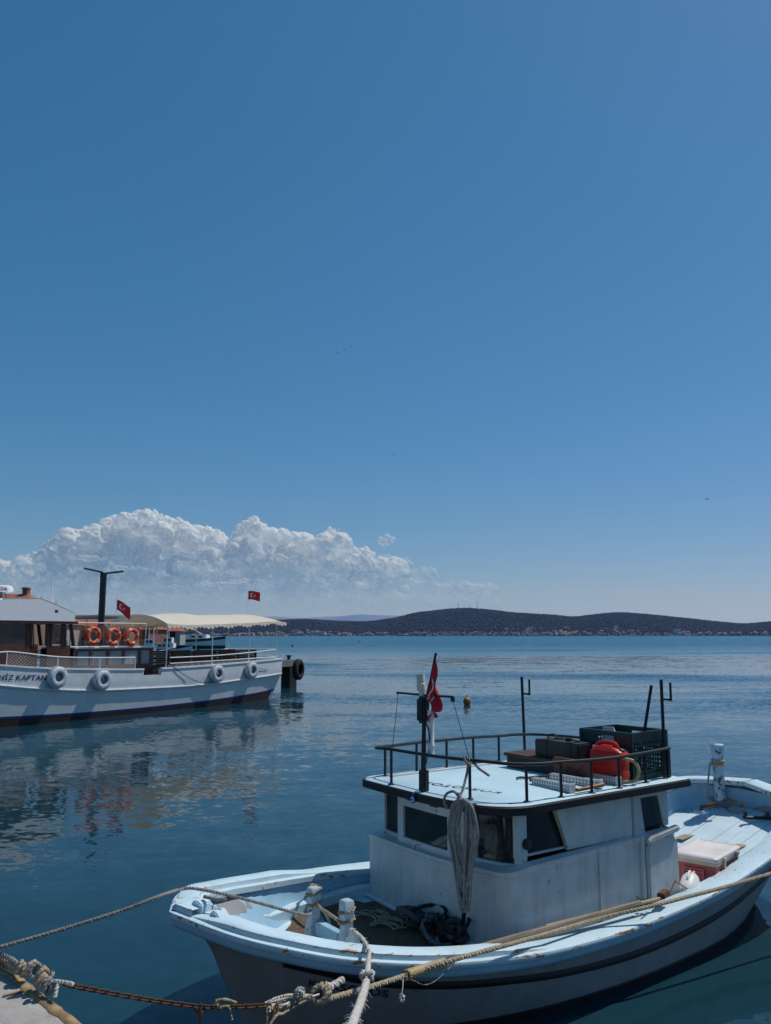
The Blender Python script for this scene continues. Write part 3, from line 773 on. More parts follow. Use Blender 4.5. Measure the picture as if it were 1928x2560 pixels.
# ---- roof handrail
ZR = 1.885
rail_pts = [(4.79,-.875,ZR+.005),(4.3,-.925,ZR),(3.919,-.945,ZR-.001),(3.53,-.95,ZR+.005),(3.168,-.925,ZR+.015),(2.90,-.905,ZR+.02),(2.70,-.80,ZR+.025),(2.55,-.65,ZR+.04),(2.453,-.527,ZR+.047),(2.37,-.25,ZR+.047),(2.335,.1,ZR+.046),(2.332,.454,ZR+.042),(2.36,.72,ZR+.025),(2.44,.83,ZR+.012),(2.561,.867,ZR+.007),(2.983,.891,ZR+.012),(3.386,.888,ZR+.012),(3.802,.93,ZR+.005),(4.191,.936,ZR-.008),(4.50,.91,ZR-.01),(4.68,.74,ZR-.01),(4.79,.30,ZR-.005),(4.81,-.3,ZR),(4.79,-.875,ZR+.005)]
rl = thing('roof_rail', None, None); rl.parent = boat
MB().tube(smooth_path(rail_pts, .05), .0155, 8).build('top_rail', M_iron, rl)
def post(b, t, r=.0135):
    mb = MB().tube([b, t], r, 8).lathe([(.032,0),(.032,.006),(.02,.012)], 10, TR(b)); mb.build('stanchion', M_iron, rl)
for (x, y, zt) in ((2.773,-.885,1.905),(3.168,-.912,1.9),(3.531,-.943,1.89),(3.919,-.937,1.884),(4.36,-.90,1.886),(4.70,-.865,1.89),(2.453,-.525,1.932),(2.332,.45,1.927),(2.561,.866,1.892),(2.983,.893,1.897),(3.386,.89,1.897),(3.802,.931,1.89),(4.191,.937,1.877)):
    post(Vector((x, y, rz(x, y)-.004)), Vector((x, y, zt)))
for (bx, by, tx, ty, zt, dx) in ((4.595,.93,4.60,.96,2.52,1), (4.74,-.845,4.74,-.85,2.56,1)):
    rh = thing('rod_holder', None, None); rh.parent = boat
    MB().tube([(bx, by, 1.6), (tx, ty, zt)], .0165, 8).build('upright', M_iron, rh)
    d = (Vector((1, -1.05, 0))).normalized()*.085
    MB().tube([(tx, ty, zt-.19), (tx+d.x*1.1, ty+d.y*1.1, zt-.20)], .012, 7).tube([(tx+d.x, ty+d.y, zt-.21), (tx+d.x, ty+d.y, zt-.03)], .0125, 7).build('fork', M_iron, rh)
MB().bb((4.75,-.875,1.61),(4.80,-.825,1.87)).build('corner_post', M_iron, rl, bevel=.004)
# ---- mast
mast = thing('mast', None, None); mast.parent = boat
MB().tube([(2.36,.0,1.6),(2.37,.005,2.0),(2.39,.015,2.43)], [.028,.022,.018], 9).box((2.365,.0,1.70),(.065,.065,.18)).build('mast_pole', M_iron, mast)
MB().tube([(2.40,.435,2.452),(2.40,.03,2.452),(2.40,-.37,2.46)], .0105, 7).box((2.40,-.372,2.44),(.02,.035,.045)).ball((2.40,.437,2.45),.015,8,6).build('crossbar', M_iron, mast)
MB().box((2.385,.03,2.32),(.09,.12,.24)).build('junction_box', M_iron, mast, bevel=.025, seg=3)
lm = MB().lathe([(.0,0),(.03,0),(.03,.05),(.044,.055),(.044,.11),(.038,.115),(.038,.20),(.0,.202)], 16, TR((2.40,.06,2.44)) @ RX(-.12)); lm.build('mast_lamp', simple('frosted_plastic', (.62,.58,.50), .4, .2, scale=14), mast)
tr_ = MB().lathe([(.0,0),(.036,0),(.036,.01),(.029,.02),(.029,.08),(.033,.085),(.033,.10),(.029,.105),(.029,.30),(.033,.385),(.033,.4),(.0,.402)], 14, TR((2.40,-.065,1.915))); tr_.build('radar_reflector', M_white_pl, mast)
MB().tube(smooth_path([(2.375,-.03,2.2),(2.36,-.09,2.12),(2.38,-.06,2.0),(2.36,-.04,1.85)], .02), .006, 6).tube(smooth_path([(2.36,-.03,1.8),(2.35,-.05,1.7),(2.36,-.03,1.62)], .02), .007, 6).build('cable', M_iron, mast)
for k in range(4): MB().torus(.034, .006, TR((2.365, 0, 1.66+.03*k)), 16, 6).build('lashing', M_iron, mast)
for a, b in (((2.40,.43,2.44),(2.335,.44,1.93)), ((2.40,-.37,2.44),(2.455,-.525,1.935))):
    MB().tube([a, b], .0032, 5).build('stay_wire', M_iron, mast)
MB().tube([(2.40,-.005,2.44),(2.40,-.075,2.62),(2.40,-.142,2.83)], .012, 7).ball((2.40,-.145,2.83), .013, 8, 6).build('flag_staff', M_iron, mast)
# ---- bitts on the foredeck
M_bitt = paint('bitt_paint', (.50,.62,.70), chipcol=(.12,.10,.09), chips=.09, streak=.5, streakcol=(.25,.24,.24), dirt=.3, cscale=18)
bits = thing('mooring_bitts', None, None); bits.parent = boat
for (x, y, zt) in ((1.27,.085,.95), (1.30,-.36,.955)):
    mb = MB()
    for (c, sx, z0, z1, w) in (((x, y), .105, .36, zt, 1),): pass
    rows = []
    for z, w in ((.36,.060),(.60,.058),(.72,.040),(.80,.038),(.83,.045),(zt-.012,.045),(zt,.037)):
        rows.append([Vector((x+dx*w, y+dy*w, z)) for dx, dy in ((-1,-1),(1,-1),(1,1),(-1,1))])
    mb.loft(rows); mb.build('bitt', M_bitt, bits, bevel=.005)
    MB().prism([(-.0,.36),(.20,.36),(.0,.75)], -.03, .03, TR((x+.05, y, 0)) @ RX(R(90))).build('knee', M_blue, bits, bevel=.004)
MB().bb((1.25,-.30,.60),(1.32,.03,.70)).build('crossbeam', M_blue, bits, bevel=.006)
# ---- stern bitt, rudder block
M_sb = paint('worn_bitt_paint', (.42,.58,.68), chipcol=(.035,.04,.05), chips=.16, streak=0, cscale=14)
sp = bl(1798, 1950, 0, 7.42)
rows = []
for z, w in ((-.25,.07),(.10,.072),(.20,.062),(.27,.066),(.42,.088),(.438,.086),(.445,.075)):
    rows.append([Vector((sp.x+w*math.cos(k*math.pi/4+.3), sp.y+w*math.sin(k*math.pi/4+.3), sp.z+z)) for k in range(8)])
MB().loft(rows).build('stern_bitt', M_sb, boat, bevel=.004)
tb = bl(1754, 2034, 2, deck_z(7.3)+.02+TILT*.6)
MB().box((tb.x, tb.y, tb.z+.02), (.15,.13,.045)).build('stock_block', M_blue, boat, bevel=.012)
MB().tube([tb+Vector((0,0,.04)), tb+Vector((.0,0,.075)), tb+Vector((.14,-.13,.12))], .022, 7).build('tiller', M_rust, boat)
hw_ = bl(1895, 2045, 2, deck_z(7.3)+.06)
MB().tube([hw_+Vector((-.12,.12,0)), hw_, hw_+Vector((.12,-.12,0))], .02, 6).tube([hw_+Vector((-.1,.1,0)), hw_+Vector((-.1,.1,.07))], .02, 6).tube([hw_+Vector((.08,-.08,0)), hw_+Vector((.08,-.08,.07))], .02, 6).build('cleat', M_iron, boat)
# ================================================================== THINGS ON AND AROUND THE FISHING BOAT
def on_boat(x, y, z, rz=0): return BM @ TR((x, y, z)) @ RZ(rz)
def flag_cloth(root, w, h, fn, emblem=True, nx=22, ny=14):
    """fn(u, v) -> point; u along the fly 0..1, v down the hoist 0..1"""
    mb = MB(); mb.grid(nx, ny, lambda u, v: fn(u, v)); mb.build('cloth', M_red, root, smooth=80)
    if not emblem: return
    def nrm(u, v):
        e = .01; a = fn(u+e, v)-fn(u-e, v); b = fn(u, v+e)-fn(u, v-e); return a.cross(b).normalized()
    R1, R2, cx, cy = .25, .20, .333, .5                   # in hoist heights, crescent then star
    outer = []; k = 26
    for sgn in (1, -1):
        mb = MB(); vs = []; fs = []
        A = [math.radians(32)+(2*math.pi-2*math.radians(32))*i/k for i in range(k+1)]
        for a in A:
            p = (cx*1.5+R1*math.cos(a), cy+R1*math.sin(a)); c2 = (cx*1.5+.0625, cy)
            q = Vector((p[0]-c2[0], p[1]-c2[1])); q = q.normalized()*min(R2, q.length); q = (c2[0]+q.x, c2[1]+q.y)
            for m in (p, q):
                u, v = m[0]/1.5, m[1]; vs.append(fn(u, v)+nrm(u, v)*.0035*sgn*max(1, h))
        for i in range(k): fs.append((2*i, 2*i+1, 2*i+3, 2*i+2))
        o = len(vs); sc = (cx*1.5+.0625+.2+.06, cy)
        star = [(sc[0]+(.125 if i % 2 == 0 else .048)*math.cos(math.pi+i*math.pi/5), sc[1]+(.125 if i % 2 == 0 else .048)*math.sin(math.pi+i*math.pi/5)) for i in range(10)]
        for m in [sc]+star: vs.append(fn(m[0]/1.5, m[1])+nrm(m[0]/1.5, m[1])*.0035*sgn*max(1, h))
        for i in range(10): fs.append((o, o+1+i, o+1+(i+1)%10))
        mb.add(vs, fs); mb.build('crescent_and_star', M_flagw, root, smooth=80)

# limp flag on the leaning staff
fl = thing('flag', 'limp red flag with white crescent hanging from the fishing boat mast', 'flag', BM)
def limp(u, v):
    base = Vector((2.40, -.135+.12*v, 2.79-.33*v))        # along the staff
    drop = u*(.44-.20*v)
    fy = -.185+.125*v+.05*u*(1-v)*v; y = base.y+(fy-base.y)*min(1, u*1.4)+.018*math.sin(v*17+u*3)*u
    return Vector((2.392+.035*math.sin(u*8+v*11)*(.25+u), y-.012, base.z-drop-.02*math.sin(v*14)*u))
flag_cloth(fl, .6, .4, limp, True, 30, 20)

def crate():
    M = on_boat(4.555, -.50, 1.612, .03)
    t = thing('plastic_crate', 'dark green perforated plastic crate on the cabin roof', 'crate', M)
    mt = simple('green_plastic', (.012,.045,.045), .45, .25, scale=8, bump=.1)
    Wd, Dp, Hh = .56, .60, .45
    MB().bb((-Wd/2, -Dp/2, 0), (Wd/2, Dp/2, .012)).build('crate_floor', mt, t)
    for nm, c, ax, ln in (('near', (0,-Dp/2), 0, Wd), ('far', (0,Dp/2), 0, Wd), ('front', (-Wd/2,0), 1, Dp), ('back', (Wd/2,0), 1, Dp)):
        mb = MB(); th = .012
        def bar(a0, a1, z0, z1, t2=th):
            if ax == 0: mb.bb((a0, c[1]-t2/2, z0), (a1, c[1]+t2/2, z1))
            else: mb.bb((c[0]-t2/2, a0, z0), (c[0]+t2/2, a1, z1))
        h = ln/2-.001*(ax)
        bar(-h, h, Hh-.045, Hh, .026); bar(-h, h, .013, .05, .016)
        if nm in ('front', 'back'):                            # hand hole under the rim
            bar(-h, -.10, Hh-.13, Hh-.046); bar(.10, h, Hh-.13, Hh-.046); bar(-h, h, Hh-.16, Hh-.131)
        else: bar(-h, h, Hh-.10, Hh-.046)
        n = 13; z0, z1 = .051, Hh-.161 if nm in ('front','back') else Hh-.101
        for i in range(n+1):                                   # ribs and cross bars: open lattice
            a = -h+.01+(2*h-.02)*i/n; wdt = .016 if i % 4 == 0 else .009; bar(a-wdt/2, a+wdt/2, z0, z1, .0115)
        for k in range(6):
            z = z0+(z1-z0)*(k+.5)/6; bar(-h, h, z-.011, z+.006, .009)
        mb.build('crate_side', mt, t, smooth=0)
    for sx in (-1, 1):
        for sy in (-1, 1): MB().bb((sx*Wd/2-.02, sy*Dp/2-.02, .005), (sx*Wd/2+.02, sy*Dp/2+.02, Hh-.002)).build('corner_post', mt, t, bevel=.006)
    b = thing('paper_bag', 'crumpled white bag poking out of the green crate', 'bag', on_boat(4.50, -.36, 1.63, .4))
    mb = MB().grid(10, 9, lambda u, v: Vector((.07*math.cos(u*6.283)*(1-.5*v)+.02*noise.noise((u*5, v*4, 1)), .09*math.sin(u*6.283)*(1-.3*v)+.03*noise.noise((u*6, v*5, 3)), .44*v)), cu=True)
    mb.build('bag_body', M_white_pl, b, smooth=20)
    s = thing('wooden_stick', 'dark stick leaning out of the crate against the rod holder', 'stick', BM)
    MB().tube([(4.62,-.62,1.66),(4.70,-.76,2.50)], .016, 7).build('stick_shaft', M_iron, s)
crate()

def jerrycan():
    t = thing('jerrycan', 'red plastic jerrycan with a hose standing beside the green crate', 'jerrycan', on_boat(4.13, -.66, 1.612, R(90)+.12))
    mt = simple('red_plastic', (.56,.022,.016), .38, .12, scale=5, bump=.08)
    w, d, h = .18, .085, .29
    def ring(sx, sy, z, r=.035, cx=0):
        P = []
        for (qx, qy, a0) in ((1,1,0),(-1,1,90),(-1,-1,180),(1,-1,270)):
            for k in range(5):
                a = R(a0+k*22.5); P.append(Vector((cx+qx*(sx-r)+r*math.cos(a), qy*(sy-r)+r*math.sin(a), z)))
        return P
    mb = MB().loft([ring(w-.012,d-.012,0), ring(w,d,.015), ring(w,d,.10), ring(w-.004,d-.004,.115), ring(w-.004,d-.004,.125), ring(w,d,.14), ring(w,d,h-.02), ring(w-.02,d-.012,h), ring(.10,.05,h+.035,.03,.03), ring(.09,.045,h+.04,.03,.03)])
    mb.build('can_body', mt, t, smooth=50)
    hp = [(-.10,0,h-.005),(-.085,0,h+.045),(-.04,0,h+.068),(.07,0,h+.068),(.12,0,h+.045),(.15,0,h-.01)]
    MB().tube(smooth_path(hp, .02), .021, 9).build('carry_handle', mt, t)
    MB().lathe([(.028,0),(.028,.035),(.02,.04)], 14, TR((-.135,0,h-.015)) @ RY(-.35)).build('cap', M_iron, t)
    MB().lathe([(.018,0),(.018,.02),(.012,.05),(.0,.055)], 12, TR((.155,0,h-.02)) @ RY(.3)).build('vent_cap', simple('clear_plastic', (.55,.5,.42), .3), t)
    for s in (-1, 1):
        for k in range(4): MB().box((.01, s*(d+.001), .165+.012*k), (.13, .004, .004)).build('rib', mt, t)
    hs = thing('hose', 'yellowish plastic hose looped round the red jerrycan', 'hose', BM)
    MB().tube(smooth_path([(4.10,-.79,1.84),(4.18,-.90,1.82),(4.20,-.945,1.74),(4.17,-.93,1.65),(4.08,-.86,1.628),(3.98,-.80,1.625)], .012), .016, 9).build('hose_tube', simple('hose_plastic', (.50,.40,.20), .4, .2), hs)
jerrycan()

def roof_gear():
    b = thing('plank_bench', 'low weathered wooden platform under the black box on the roof', 'platform', on_boat(4.10, .12, 1.612))
    mt = wood('old_board', (.07,.04,.028), axis=1, rough=.9)
    for k in range(3): MB().bb((-.20+.135*k, -.46, .12), (-.07+.135*k, .44, .152)).build('board', mt, b, bevel=.004)
    for sx in (-.17, .17):
        MB().bb((sx-.02, -.42, .0), (sx+.02, .40, .119)).build('bearer', M_dark, b)
    x = thing('battery_box', 'black box strapped shut on the wooden platform', 'box', on_boat(4.12, -.10, 1.766, .02))
    MB().bb((-.13,-.29,0),(.13,.29,.17)).build('box_body', simple('black_plastic', (.03,.03,.032), .6, .3), x, bevel=.012)
    for y in (-.17, .15): MB().bb((-.135,y-.03,-.001),(.135,y+.03,.176)).build('strap', M_iron, x, bevel=.004)
    MB().tube(smooth_path([(0,.22,.17),(0,.19,.21),(0,.12,.215),(0,.08,.172)], .01), .008, 7).build('handle', M_iron, x)
    MB().tube(smooth_path([(.02,.15,.175),(.0,.0,.185),(-.02,-.12,.19),(.0,-.20,.178)], .02), .007, 6).build('strap_tail', M_iron, x)
    MB().box((0,-.06,.185),(.06,.05,.03)).build('buckle', M_iron, x, bevel=.006)
    c = thing('cardboard_carton', 'grey carton squeezed between black box and jerrycan', 'carton', on_boat(4.20, -.52, 1.612))
    MB().bb((-.06,-.075,0),(.06,.075,.30)).build('carton_body', simple('grey_card', (.20,.19,.18), .85), c, bevel=.004)
    tl = thing('clay_tile', 'reddish brown tile leaning upright behind white grids', 'tile', on_boat(3.86, -.45, 1.615) @ RY(-.18))
    pl = [(-.24,-.09),(.22,-.09),(.24,-.06),(.24,.08),(.21,.105),(-.24,.105)]
    MB().prism(pl, -.012, .012, TR((0,0,.10)) @ RZ(R(90)) @ RX(R(90))).build('tile_slab', simple('brown_clay', (.16,.055,.04), .85, .25, scale=12), tl, bevel=.004)
    mg = simple('tile_groove', (.05,.02,.018), .9)
    for (y0, z0, y1, z1) in ((-.15,.16,-.07,.10),(-.07,.10,-.1,.02),(-.07,.10,.03,.12),(.03,.12,.10,.19),(.03,.12,.09,.05),(.09,.05,.2,.07),(.09,.05,.05,.0)):
        MB().tube([(-.0135,y0,z0),(-.0135,y1,z1)], .003, 5).build('groove', mg, tl)
    mw = simple('white_metal', (.55,.55,.56), .4, .2, metal=.2)
    for (x0, y0, x1, y1, lab) in ((3.39,-.365,3.38,-.86,'white perforated metal channel lying nearest the mast'), (3.70,-.30,3.76,-.86,'white perforated metal channel in the middle, below the tile'), (4.02,-.36,4.02,-.86,'white perforated metal channel lying against the red jerrycan')):
        d = Vector((x1-x0, y1-y0, 0)); ln = d.length; g = thing('metal_channel', lab, 'metal channel', BM @ TR((x0, y0, 1.612)) @ RZ(math.atan2(d.y, d.x)), 'perforated channels on the roof')
        MB().bb((0,-.03,.0),(ln,.03,.068)).build('channel_body', mw, g, bevel=.006)
        MB().bb((ln-.018,-.036,-.001),(ln+.002,.036,.075)).build('end_cap', M_white_pl, g, bevel=.004)
        MB().tube([(-.04,0,.035),(.0,0,.035)], .016, 10).build('pipe_end', M_rust, g)
        mb = MB()
        for i in range(15):
            for (yy, zz, ax) in ((-.0305,.022,0),(-.0305,.048,0),(-.014,.0685,1),(.014,.0685,1)):
                cx = .02+i*(ln-.05)/14; s_ = .010
                q = [(cx-s_,yy,zz),(cx,yy,zz-s_),(cx+s_,yy,zz),(cx,yy,zz+s_)] if ax == 0 else [(cx-s_,yy,zz),(cx,yy-s_*.8,zz),(cx+s_,yy,zz),(cx,yy+s_*.8,zz)]
                mb.add(q, [(0,1,2,3)])
        tag(mb.build('holes', simple('hole_dark', (.10,.10,.11), .8, bump=0), g, smooth=0), kind='stuff')
    p = thing('brass_pipe', 'brass pipe joining two white channels at the roof edge', 'pipe', BM)
    MB().tube([(3.40,-.885,1.635),(3.76,-.885,1.645)], .017, 10).build('pipe_tube', simple('old_brass', (.22,.12,.06), .5, .4, metal=.6), p)
    r = thing('short_rope', 'short dark blue rope end lying on the roof by the tile', 'rope', BM)
    MB().rope([(3.75,-.26,1.635),(3.62,-.20,1.64),(3.54,-.16,1.632),(3.47,-.10,1.632),(3.43,-.11,1.63)], .012).build('rope_strand', simple('blue_rope', (.03,.05,.09), .9), r)
roof_gear()

def amulet():
    p = bl(1006, 2004, 0, 2.235)
    p = Vector((2.255, .02, 1.545)); t = thing('evil_eye_amulet', 'round blue glass eye amulet hanging below the mast', 'amulet', BM @ TR(p) @ RY(R(-90)))
    for r, z, col, nm in ((.034,.0,(.01,.03,.22),'rim'), (.023,.0075,(.7,.72,.75),'white_ring'), (.016,.0095,(.06,.30,.62),'iris'), (.007,.0115,(.01,.01,.015),'pupil')):
        MB().lathe([(.0,-.006 if nm == 'rim' else z-.003),(r,-.004 if nm == 'rim' else z-.003),(r,.004 if nm == 'rim' else z-.001),(r*.85,.0068 if nm == 'rim' else z),(0,.0068 if nm == 'rim' else z)], 20, cap=False).build(nm, simple('eye_'+nm, col, .15, .05, bump=0), t)
    MB().tube(smooth_path([(.034,0,0),(.055,0,-.01),(.075,.0,-.05),(.08,.01,-.10)], .01), .003, 5).build('cord', M_ropew, t)
amulet()

def coil():
    t = thing('rope_coil', 'hanging coil of grey rope tied to the cabin roof rail', 'rope', BM)
    r4 = random.Random(4); top = Vector((2.27, -.60, 1.70)); K = Vector((2.40, -.545, 1.72))
    d = Vector((.25, -1, 0)).normalized()
    for k in range(9):
        w = .028+.012*k; ln = .78+r4.uniform(-.14, .14)-(0.28 if k == 8 else 0); ox = -.012*(k % 3)
        cx = r4.uniform(-.03, .03); base = Vector((2.235+ox, -.70, 1.66))
        pts = [base+d*(-.012), base+d*(-w*.8)+Vector((0,0,-.06)), base+d*(-w-.01+cx)+Vector((-.01,0,-.25)), base+d*(-w*.8+cx)+Vector((r4.uniform(-.02,.02),0,-.5*ln-.1)), base+d*(cx-w*.35)+Vector((0,0,-ln+.06)), base+d*cx+Vector((0,0,-ln)), base+d*(cx+w*.4)+Vector((0,0,-ln+.06)), base+d*(w*.8+cx)+Vector((r4.uniform(-.02,.02),0,-.5*ln-.1)), base+d*(w+.01+cx)+Vector((-.01,0,-.25)), base+d*(w*.8)+Vector((0,0,-.06)), base+d*.012]
        MB().tube(smooth_path(pts, .03), .0125, 8).build('loop', M_ropeg, t)
    MB().rope([Vector((2.44,-.53,1.93)), Vector((2.40,-.545,1.82)), Vector((2.30,-.60,1.70)), Vector((2.23,-.63,1.66)), Vector((2.20,-.655,1.63))], .012).build('hanger', M_ropeg, t)
    MB().rope([Vector((2.25,-.60,1.68)), Vector((2.22,-.65,1.69)), Vector((2.20,-.69,1.66)), Vector((2.22,-.66,1.63)), Vector((2.26,-.62,1.65)), Vector((2.22,-.64,1.68))], .014).build('knot', M_ropeg, t)
    MB().rope([Vector((2.24,-.62,1.67)), Vector((2.27,-.52,1.69)), Vector((2.24,-.46,1.66)), Vector((2.21,-.47,1.60)), Vector((2.20,-.52,1.56))], .012).build('loose_loop', M_ropeg, t)
    MB().rope([Vector((2.45,-.53,1.935)), Vector((2.42,-.50,1.965)), Vector((2.40,-.53,1.93)), Vector((2.43,-.56,1.90)), Vector((2.47,-.53,1.94)), Vector((2.47,-.61,1.88)), Vector((2.51,-.71,1.82))], .012).build('rail_knot', M_ropeg, t)
    MB().tube(smooth_path([(2.21,-.66,.98),(2.22,-.68,.90),(2.25,-.67,.82),(2.30,-.60,.72),(2.36,-.52,.62)], .02), .018, 8).build('black_hose', M_iron, t)
coil()

def rope_pile():
    r4 = random.Random(9)
    t = thing('rope_heap', 'dark heap of mixed ropes on the foredeck against the cabin', 'rope heap', BM)
    mb1, mb2, mb3 = MB(), MB(), MB()
    for k in range(16):
        c = Vector((2.26+r4.uniform(-.10,.12), -.18+r4.uniform(-.28,.28), .52+r4.uniform(-.04,.10))); ax = Vector((r4.uniform(-1,1), r4.uniform(-1,1), 1.5)).normalized()
        q = ax.to_track_quat('Z', 'Y').to_matrix().to_4x4(); R0 = r4.uniform(.06,.15)
        pts = [(TR(c) @ q) @ Vector((R0*math.cos(a)*1.2, R0*math.sin(a), .02*math.sin(2*a+k))) for a in [i*6.283/9 for i in range(10)]]
        (mb1 if k % 3 == 0 else mb2 if k % 3 == 1 else mb3).rope(pts, .019 if k % 3 else .026, .03)
    mb1.build('grey_coils', simple('dirty_rope', (.11,.10,.10), .95, .5, scale=40), t); mb2.build('brown_coils', simple('brown_net', (.045,.03,.028), .95, .4, scale=30), t); mb3.build('blue_white_coils', simple('flecked_rope', (.16,.18,.22), .9, .7, scale=60), t)
    s = thing('thin_rope_tangle', 'tangle of thin beige cord trailing from the rope heap', 'cord', BM)
    for k in range(7):
        p = Vector((2.10+r4.uniform(-.06,.06), .05, .49)); pts = [p]; a = r4.uniform(0, 6)
        for i in range(12):
            a += r4.uniform(.5, 1.3); p = p+Vector((math.cos(a)*.055, .035+math.sin(a)*.06, r4.uniform(-.004,.004))); p.z = max(.478+TILT*p.y, p.z); pts.append(p)
        MB().tube(smooth_path(pts, .015), .006, 5).build('cord_loop', M_ropeb, s)
    w = thing('hanging_line', 'thin dark cord hanging down the front of the cabin', 'cord', BM)  # plain cord hanging down the cabin front
    MB().tube(smooth_path([(2.44,.17,1.105),(2.43,.21,1.09),(2.435,.215,.98),(2.44,.17,.80),(2.43,.09,.68),(2.40,.05,.58)], .03), .0035, 5).build('cord_strand', M_iron, w)
rope_pile()

def cooler():
    c = [bl(1687,2124,2,.80), bl(1752,2092,2,.80), bl(1840,2114,2,.80), bl(1779,2156,2,.80)]
    ctr = sum(c, Vector())/4; ang = math.atan2((c[1]-c[0]).y, (c[1]-c[0]).x)
    z0 = deck_z(ctr.x)+TILT*ctr.y+.03
    t = thing('cool_box', 'faded pink cool box with white lid on the aft deck', 'cool box', on_boat(ctr.x, ctr.y, z0, ang))
    lx, ly = .355, .235; h = .80-z0
    mp = simple('faded_pink_plastic', (.40,.085,.10), .5, .2, scale=3); mc = simple('cream_plastic', (.55,.47,.33), .5, .15); ml = simple('white_lid_plastic', (.68,.62,.60), .5, .1, scale=3)
    def rr(sx, sy, z, r=.04):
        P = []
        for (qx, qy, a0) in ((1,1,0),(-1,1,90),(-1,-1,180),(1,-1,270)):
            for k in range(5): a = R(a0+k*22.5); P.append(Vector((qx*(sx-r)+r*math.cos(a), qy*(sy-r)+r*math.sin(a), z)))
        return P
    MB().loft([rr(lx-.03,ly-.03,0), rr(lx-.025,ly-.025,.01), rr(lx-.008,ly-.008,h-.085)]).build('box_body', mp, t)
    MB().loft([rr(lx-.004,ly-.004,h-.085), rr(lx,ly,h-.08), rr(lx,ly,h-.055), rr(lx-.004,ly-.004,h-.05)]).build('cream_band', mc, t)
    MB().loft([rr(lx+.002,ly+.002,h-.05), rr(lx+.008,ly+.008,h-.042), rr(lx+.008,ly+.008,h-.012), rr(lx-.004,ly-.004,h), rr(lx-.03,ly-.03,h+.004), rr(lx-.035,ly-.035,h-.001)]).build('lid', ml, t)
    for x in (-.17, .20):
        l = MB().bb((x-.018,-ly-.022,h-.12),(x+.018,-ly-.003,h-.03)).build('latch', mc, t, bevel=.005)
        MB().tube([(x-.03,-ly-.018,h-.035),(x+.03,-ly-.018,h-.035)], .012, 7).build('latch_pin', simple('latch_brass', (.50,.36,.18), .5), t)
    fr = MB()
    for (y0, z0_, y1, z1_) in ((-.10,h-.24,-.10,h-.13),(-.10,h-.13,.10,h-.13),(.10,h-.13,.10,h-.24),(-.10,h-.155,.10,h-.155)): fr.tube([(-lx-.006,y0,z0_),(-lx-.006,y1,z1_)], .009, 6)
    fr.build('carry_handle', simple('pink_edge_plastic', (.48,.16,.16), .5), t)
    p = bl(1722, 2212, 2, .60)
    j = thing('plastic_jug', 'white plastic jug with red cap lying beside the cool box', 'jug', on_boat(4.93, -.93, .60, .35) @ RY(R(66)))
    MB().lathe([(.0,-.17),(.075,-.165),(.088,-.14),(.088,.04),(.07,.09),(.03,.125),(.022,.15),(.0,.152)], 18).build('jug_body', M_white_pl, j)
    MB().lathe([(.031,.128),(.031,.165),(.0,.168)], 14).build('cap', simple('red_cap', (.55,.02,.02), .4), j)
    MB().tube(smooth_path([(-.06,0,.09),(-.10,0,.06),(-.10,0,-.02),(-.085,0,-.05)], .01), .011, 7).build('jug_handle', M_white_pl, j)
    q = thing('scrubbing_brush', 'long wooden broom handle lying on the side deck', 'broom', BM)
    h0, h1 = bl(1365, 2317, 2, .655), bl(1654, 2246, 2, .66)
    MB().tube([h0, h1], .017, 8).build('broom_handle', simple('pale_wood', (.46,.33,.20), .7, .2), q)
    MB().box(h1+Vector((.06,.02,.02)), (.16,.07,.05), RZ(.3).to_3x3()).build('broom_head', M_rust, q, bevel=.008)
    k = thing('wooden_oar', 'grey weathered spar lying along the foot of the cabin', 'spar', BM)
    MB().tube([bl(1180,2372,2,.64), bl(1330,2332,2,.65), bl(1600,2258,2,.66)], [.02,.026,.026], 8).build('spar_shaft', wood('grey_spar', (.27,.21,.16), rough=.9), k)
    g = thing('folded_rod', 'thin bent wire rod propped beside the white jug', 'rod', BM)
    MB().tube([bl(1672,2240,1,-1.0), bl(1688,2202,1,-1.0), bl(1718,2222,1,-1.02)], .008, 6).build('rod_wire', simple('rod_brass', (.30,.18,.08), .5), g)
    n = thing('fishing_net', 'small bundle of green net tucked beside the broom', 'net', BM)
    r4 = random.Random(2); mb = MB()
    for i in range(9):
        a = bl(1598+r4.uniform(-4,26), 2258+r4.uniform(-10,8), 2, .63); mb.tube([a, a+Vector((r4.uniform(-.12,.12), r4.uniform(-.05,.05), r4.uniform(0,.03)))], .008, 5)
    mb.build('net_bundle', simple('green_net', (.02,.13,.09), .8), n)
cooler()

# ---- stern rope round the bitt
t = thing('stern_rope', 'beige rope wound round the stern post and coiled on deck', 'rope', BM)
for k in range(3): MB().torus(.076-.003*(k==1), .012, TR((sp.x, sp.y, sp.z+.19+.026*k)) @ RX(.05*(k-1)), 20, 8).build('turn', M_ropeb, t)
zd = deck_z(7.3)+.045
d1 = bl(1800, 2017, 2, zd+.02); d2 = bl(1830, 2028, 2, zd+.02); d3 = bl(1862, 2012, 0, 7.43); d4 = bl(1850, 2006, 0, 7.45)
MB().rope([sp+Vector((-.08,.06,.22)), sp+Vector((-.115,.07,.05)), sp+Vector((-.15,.07,-.15)), sp+Vector((-.14,.04,-.30)), d1, d2, bl(1855,2030,2,zd+.03), bl(1866,2016,0,7.44), bl(1850,2007,0,7.45), bl(1832,2016,0,7.42)], .012).build('tail', M_ropeb, t)

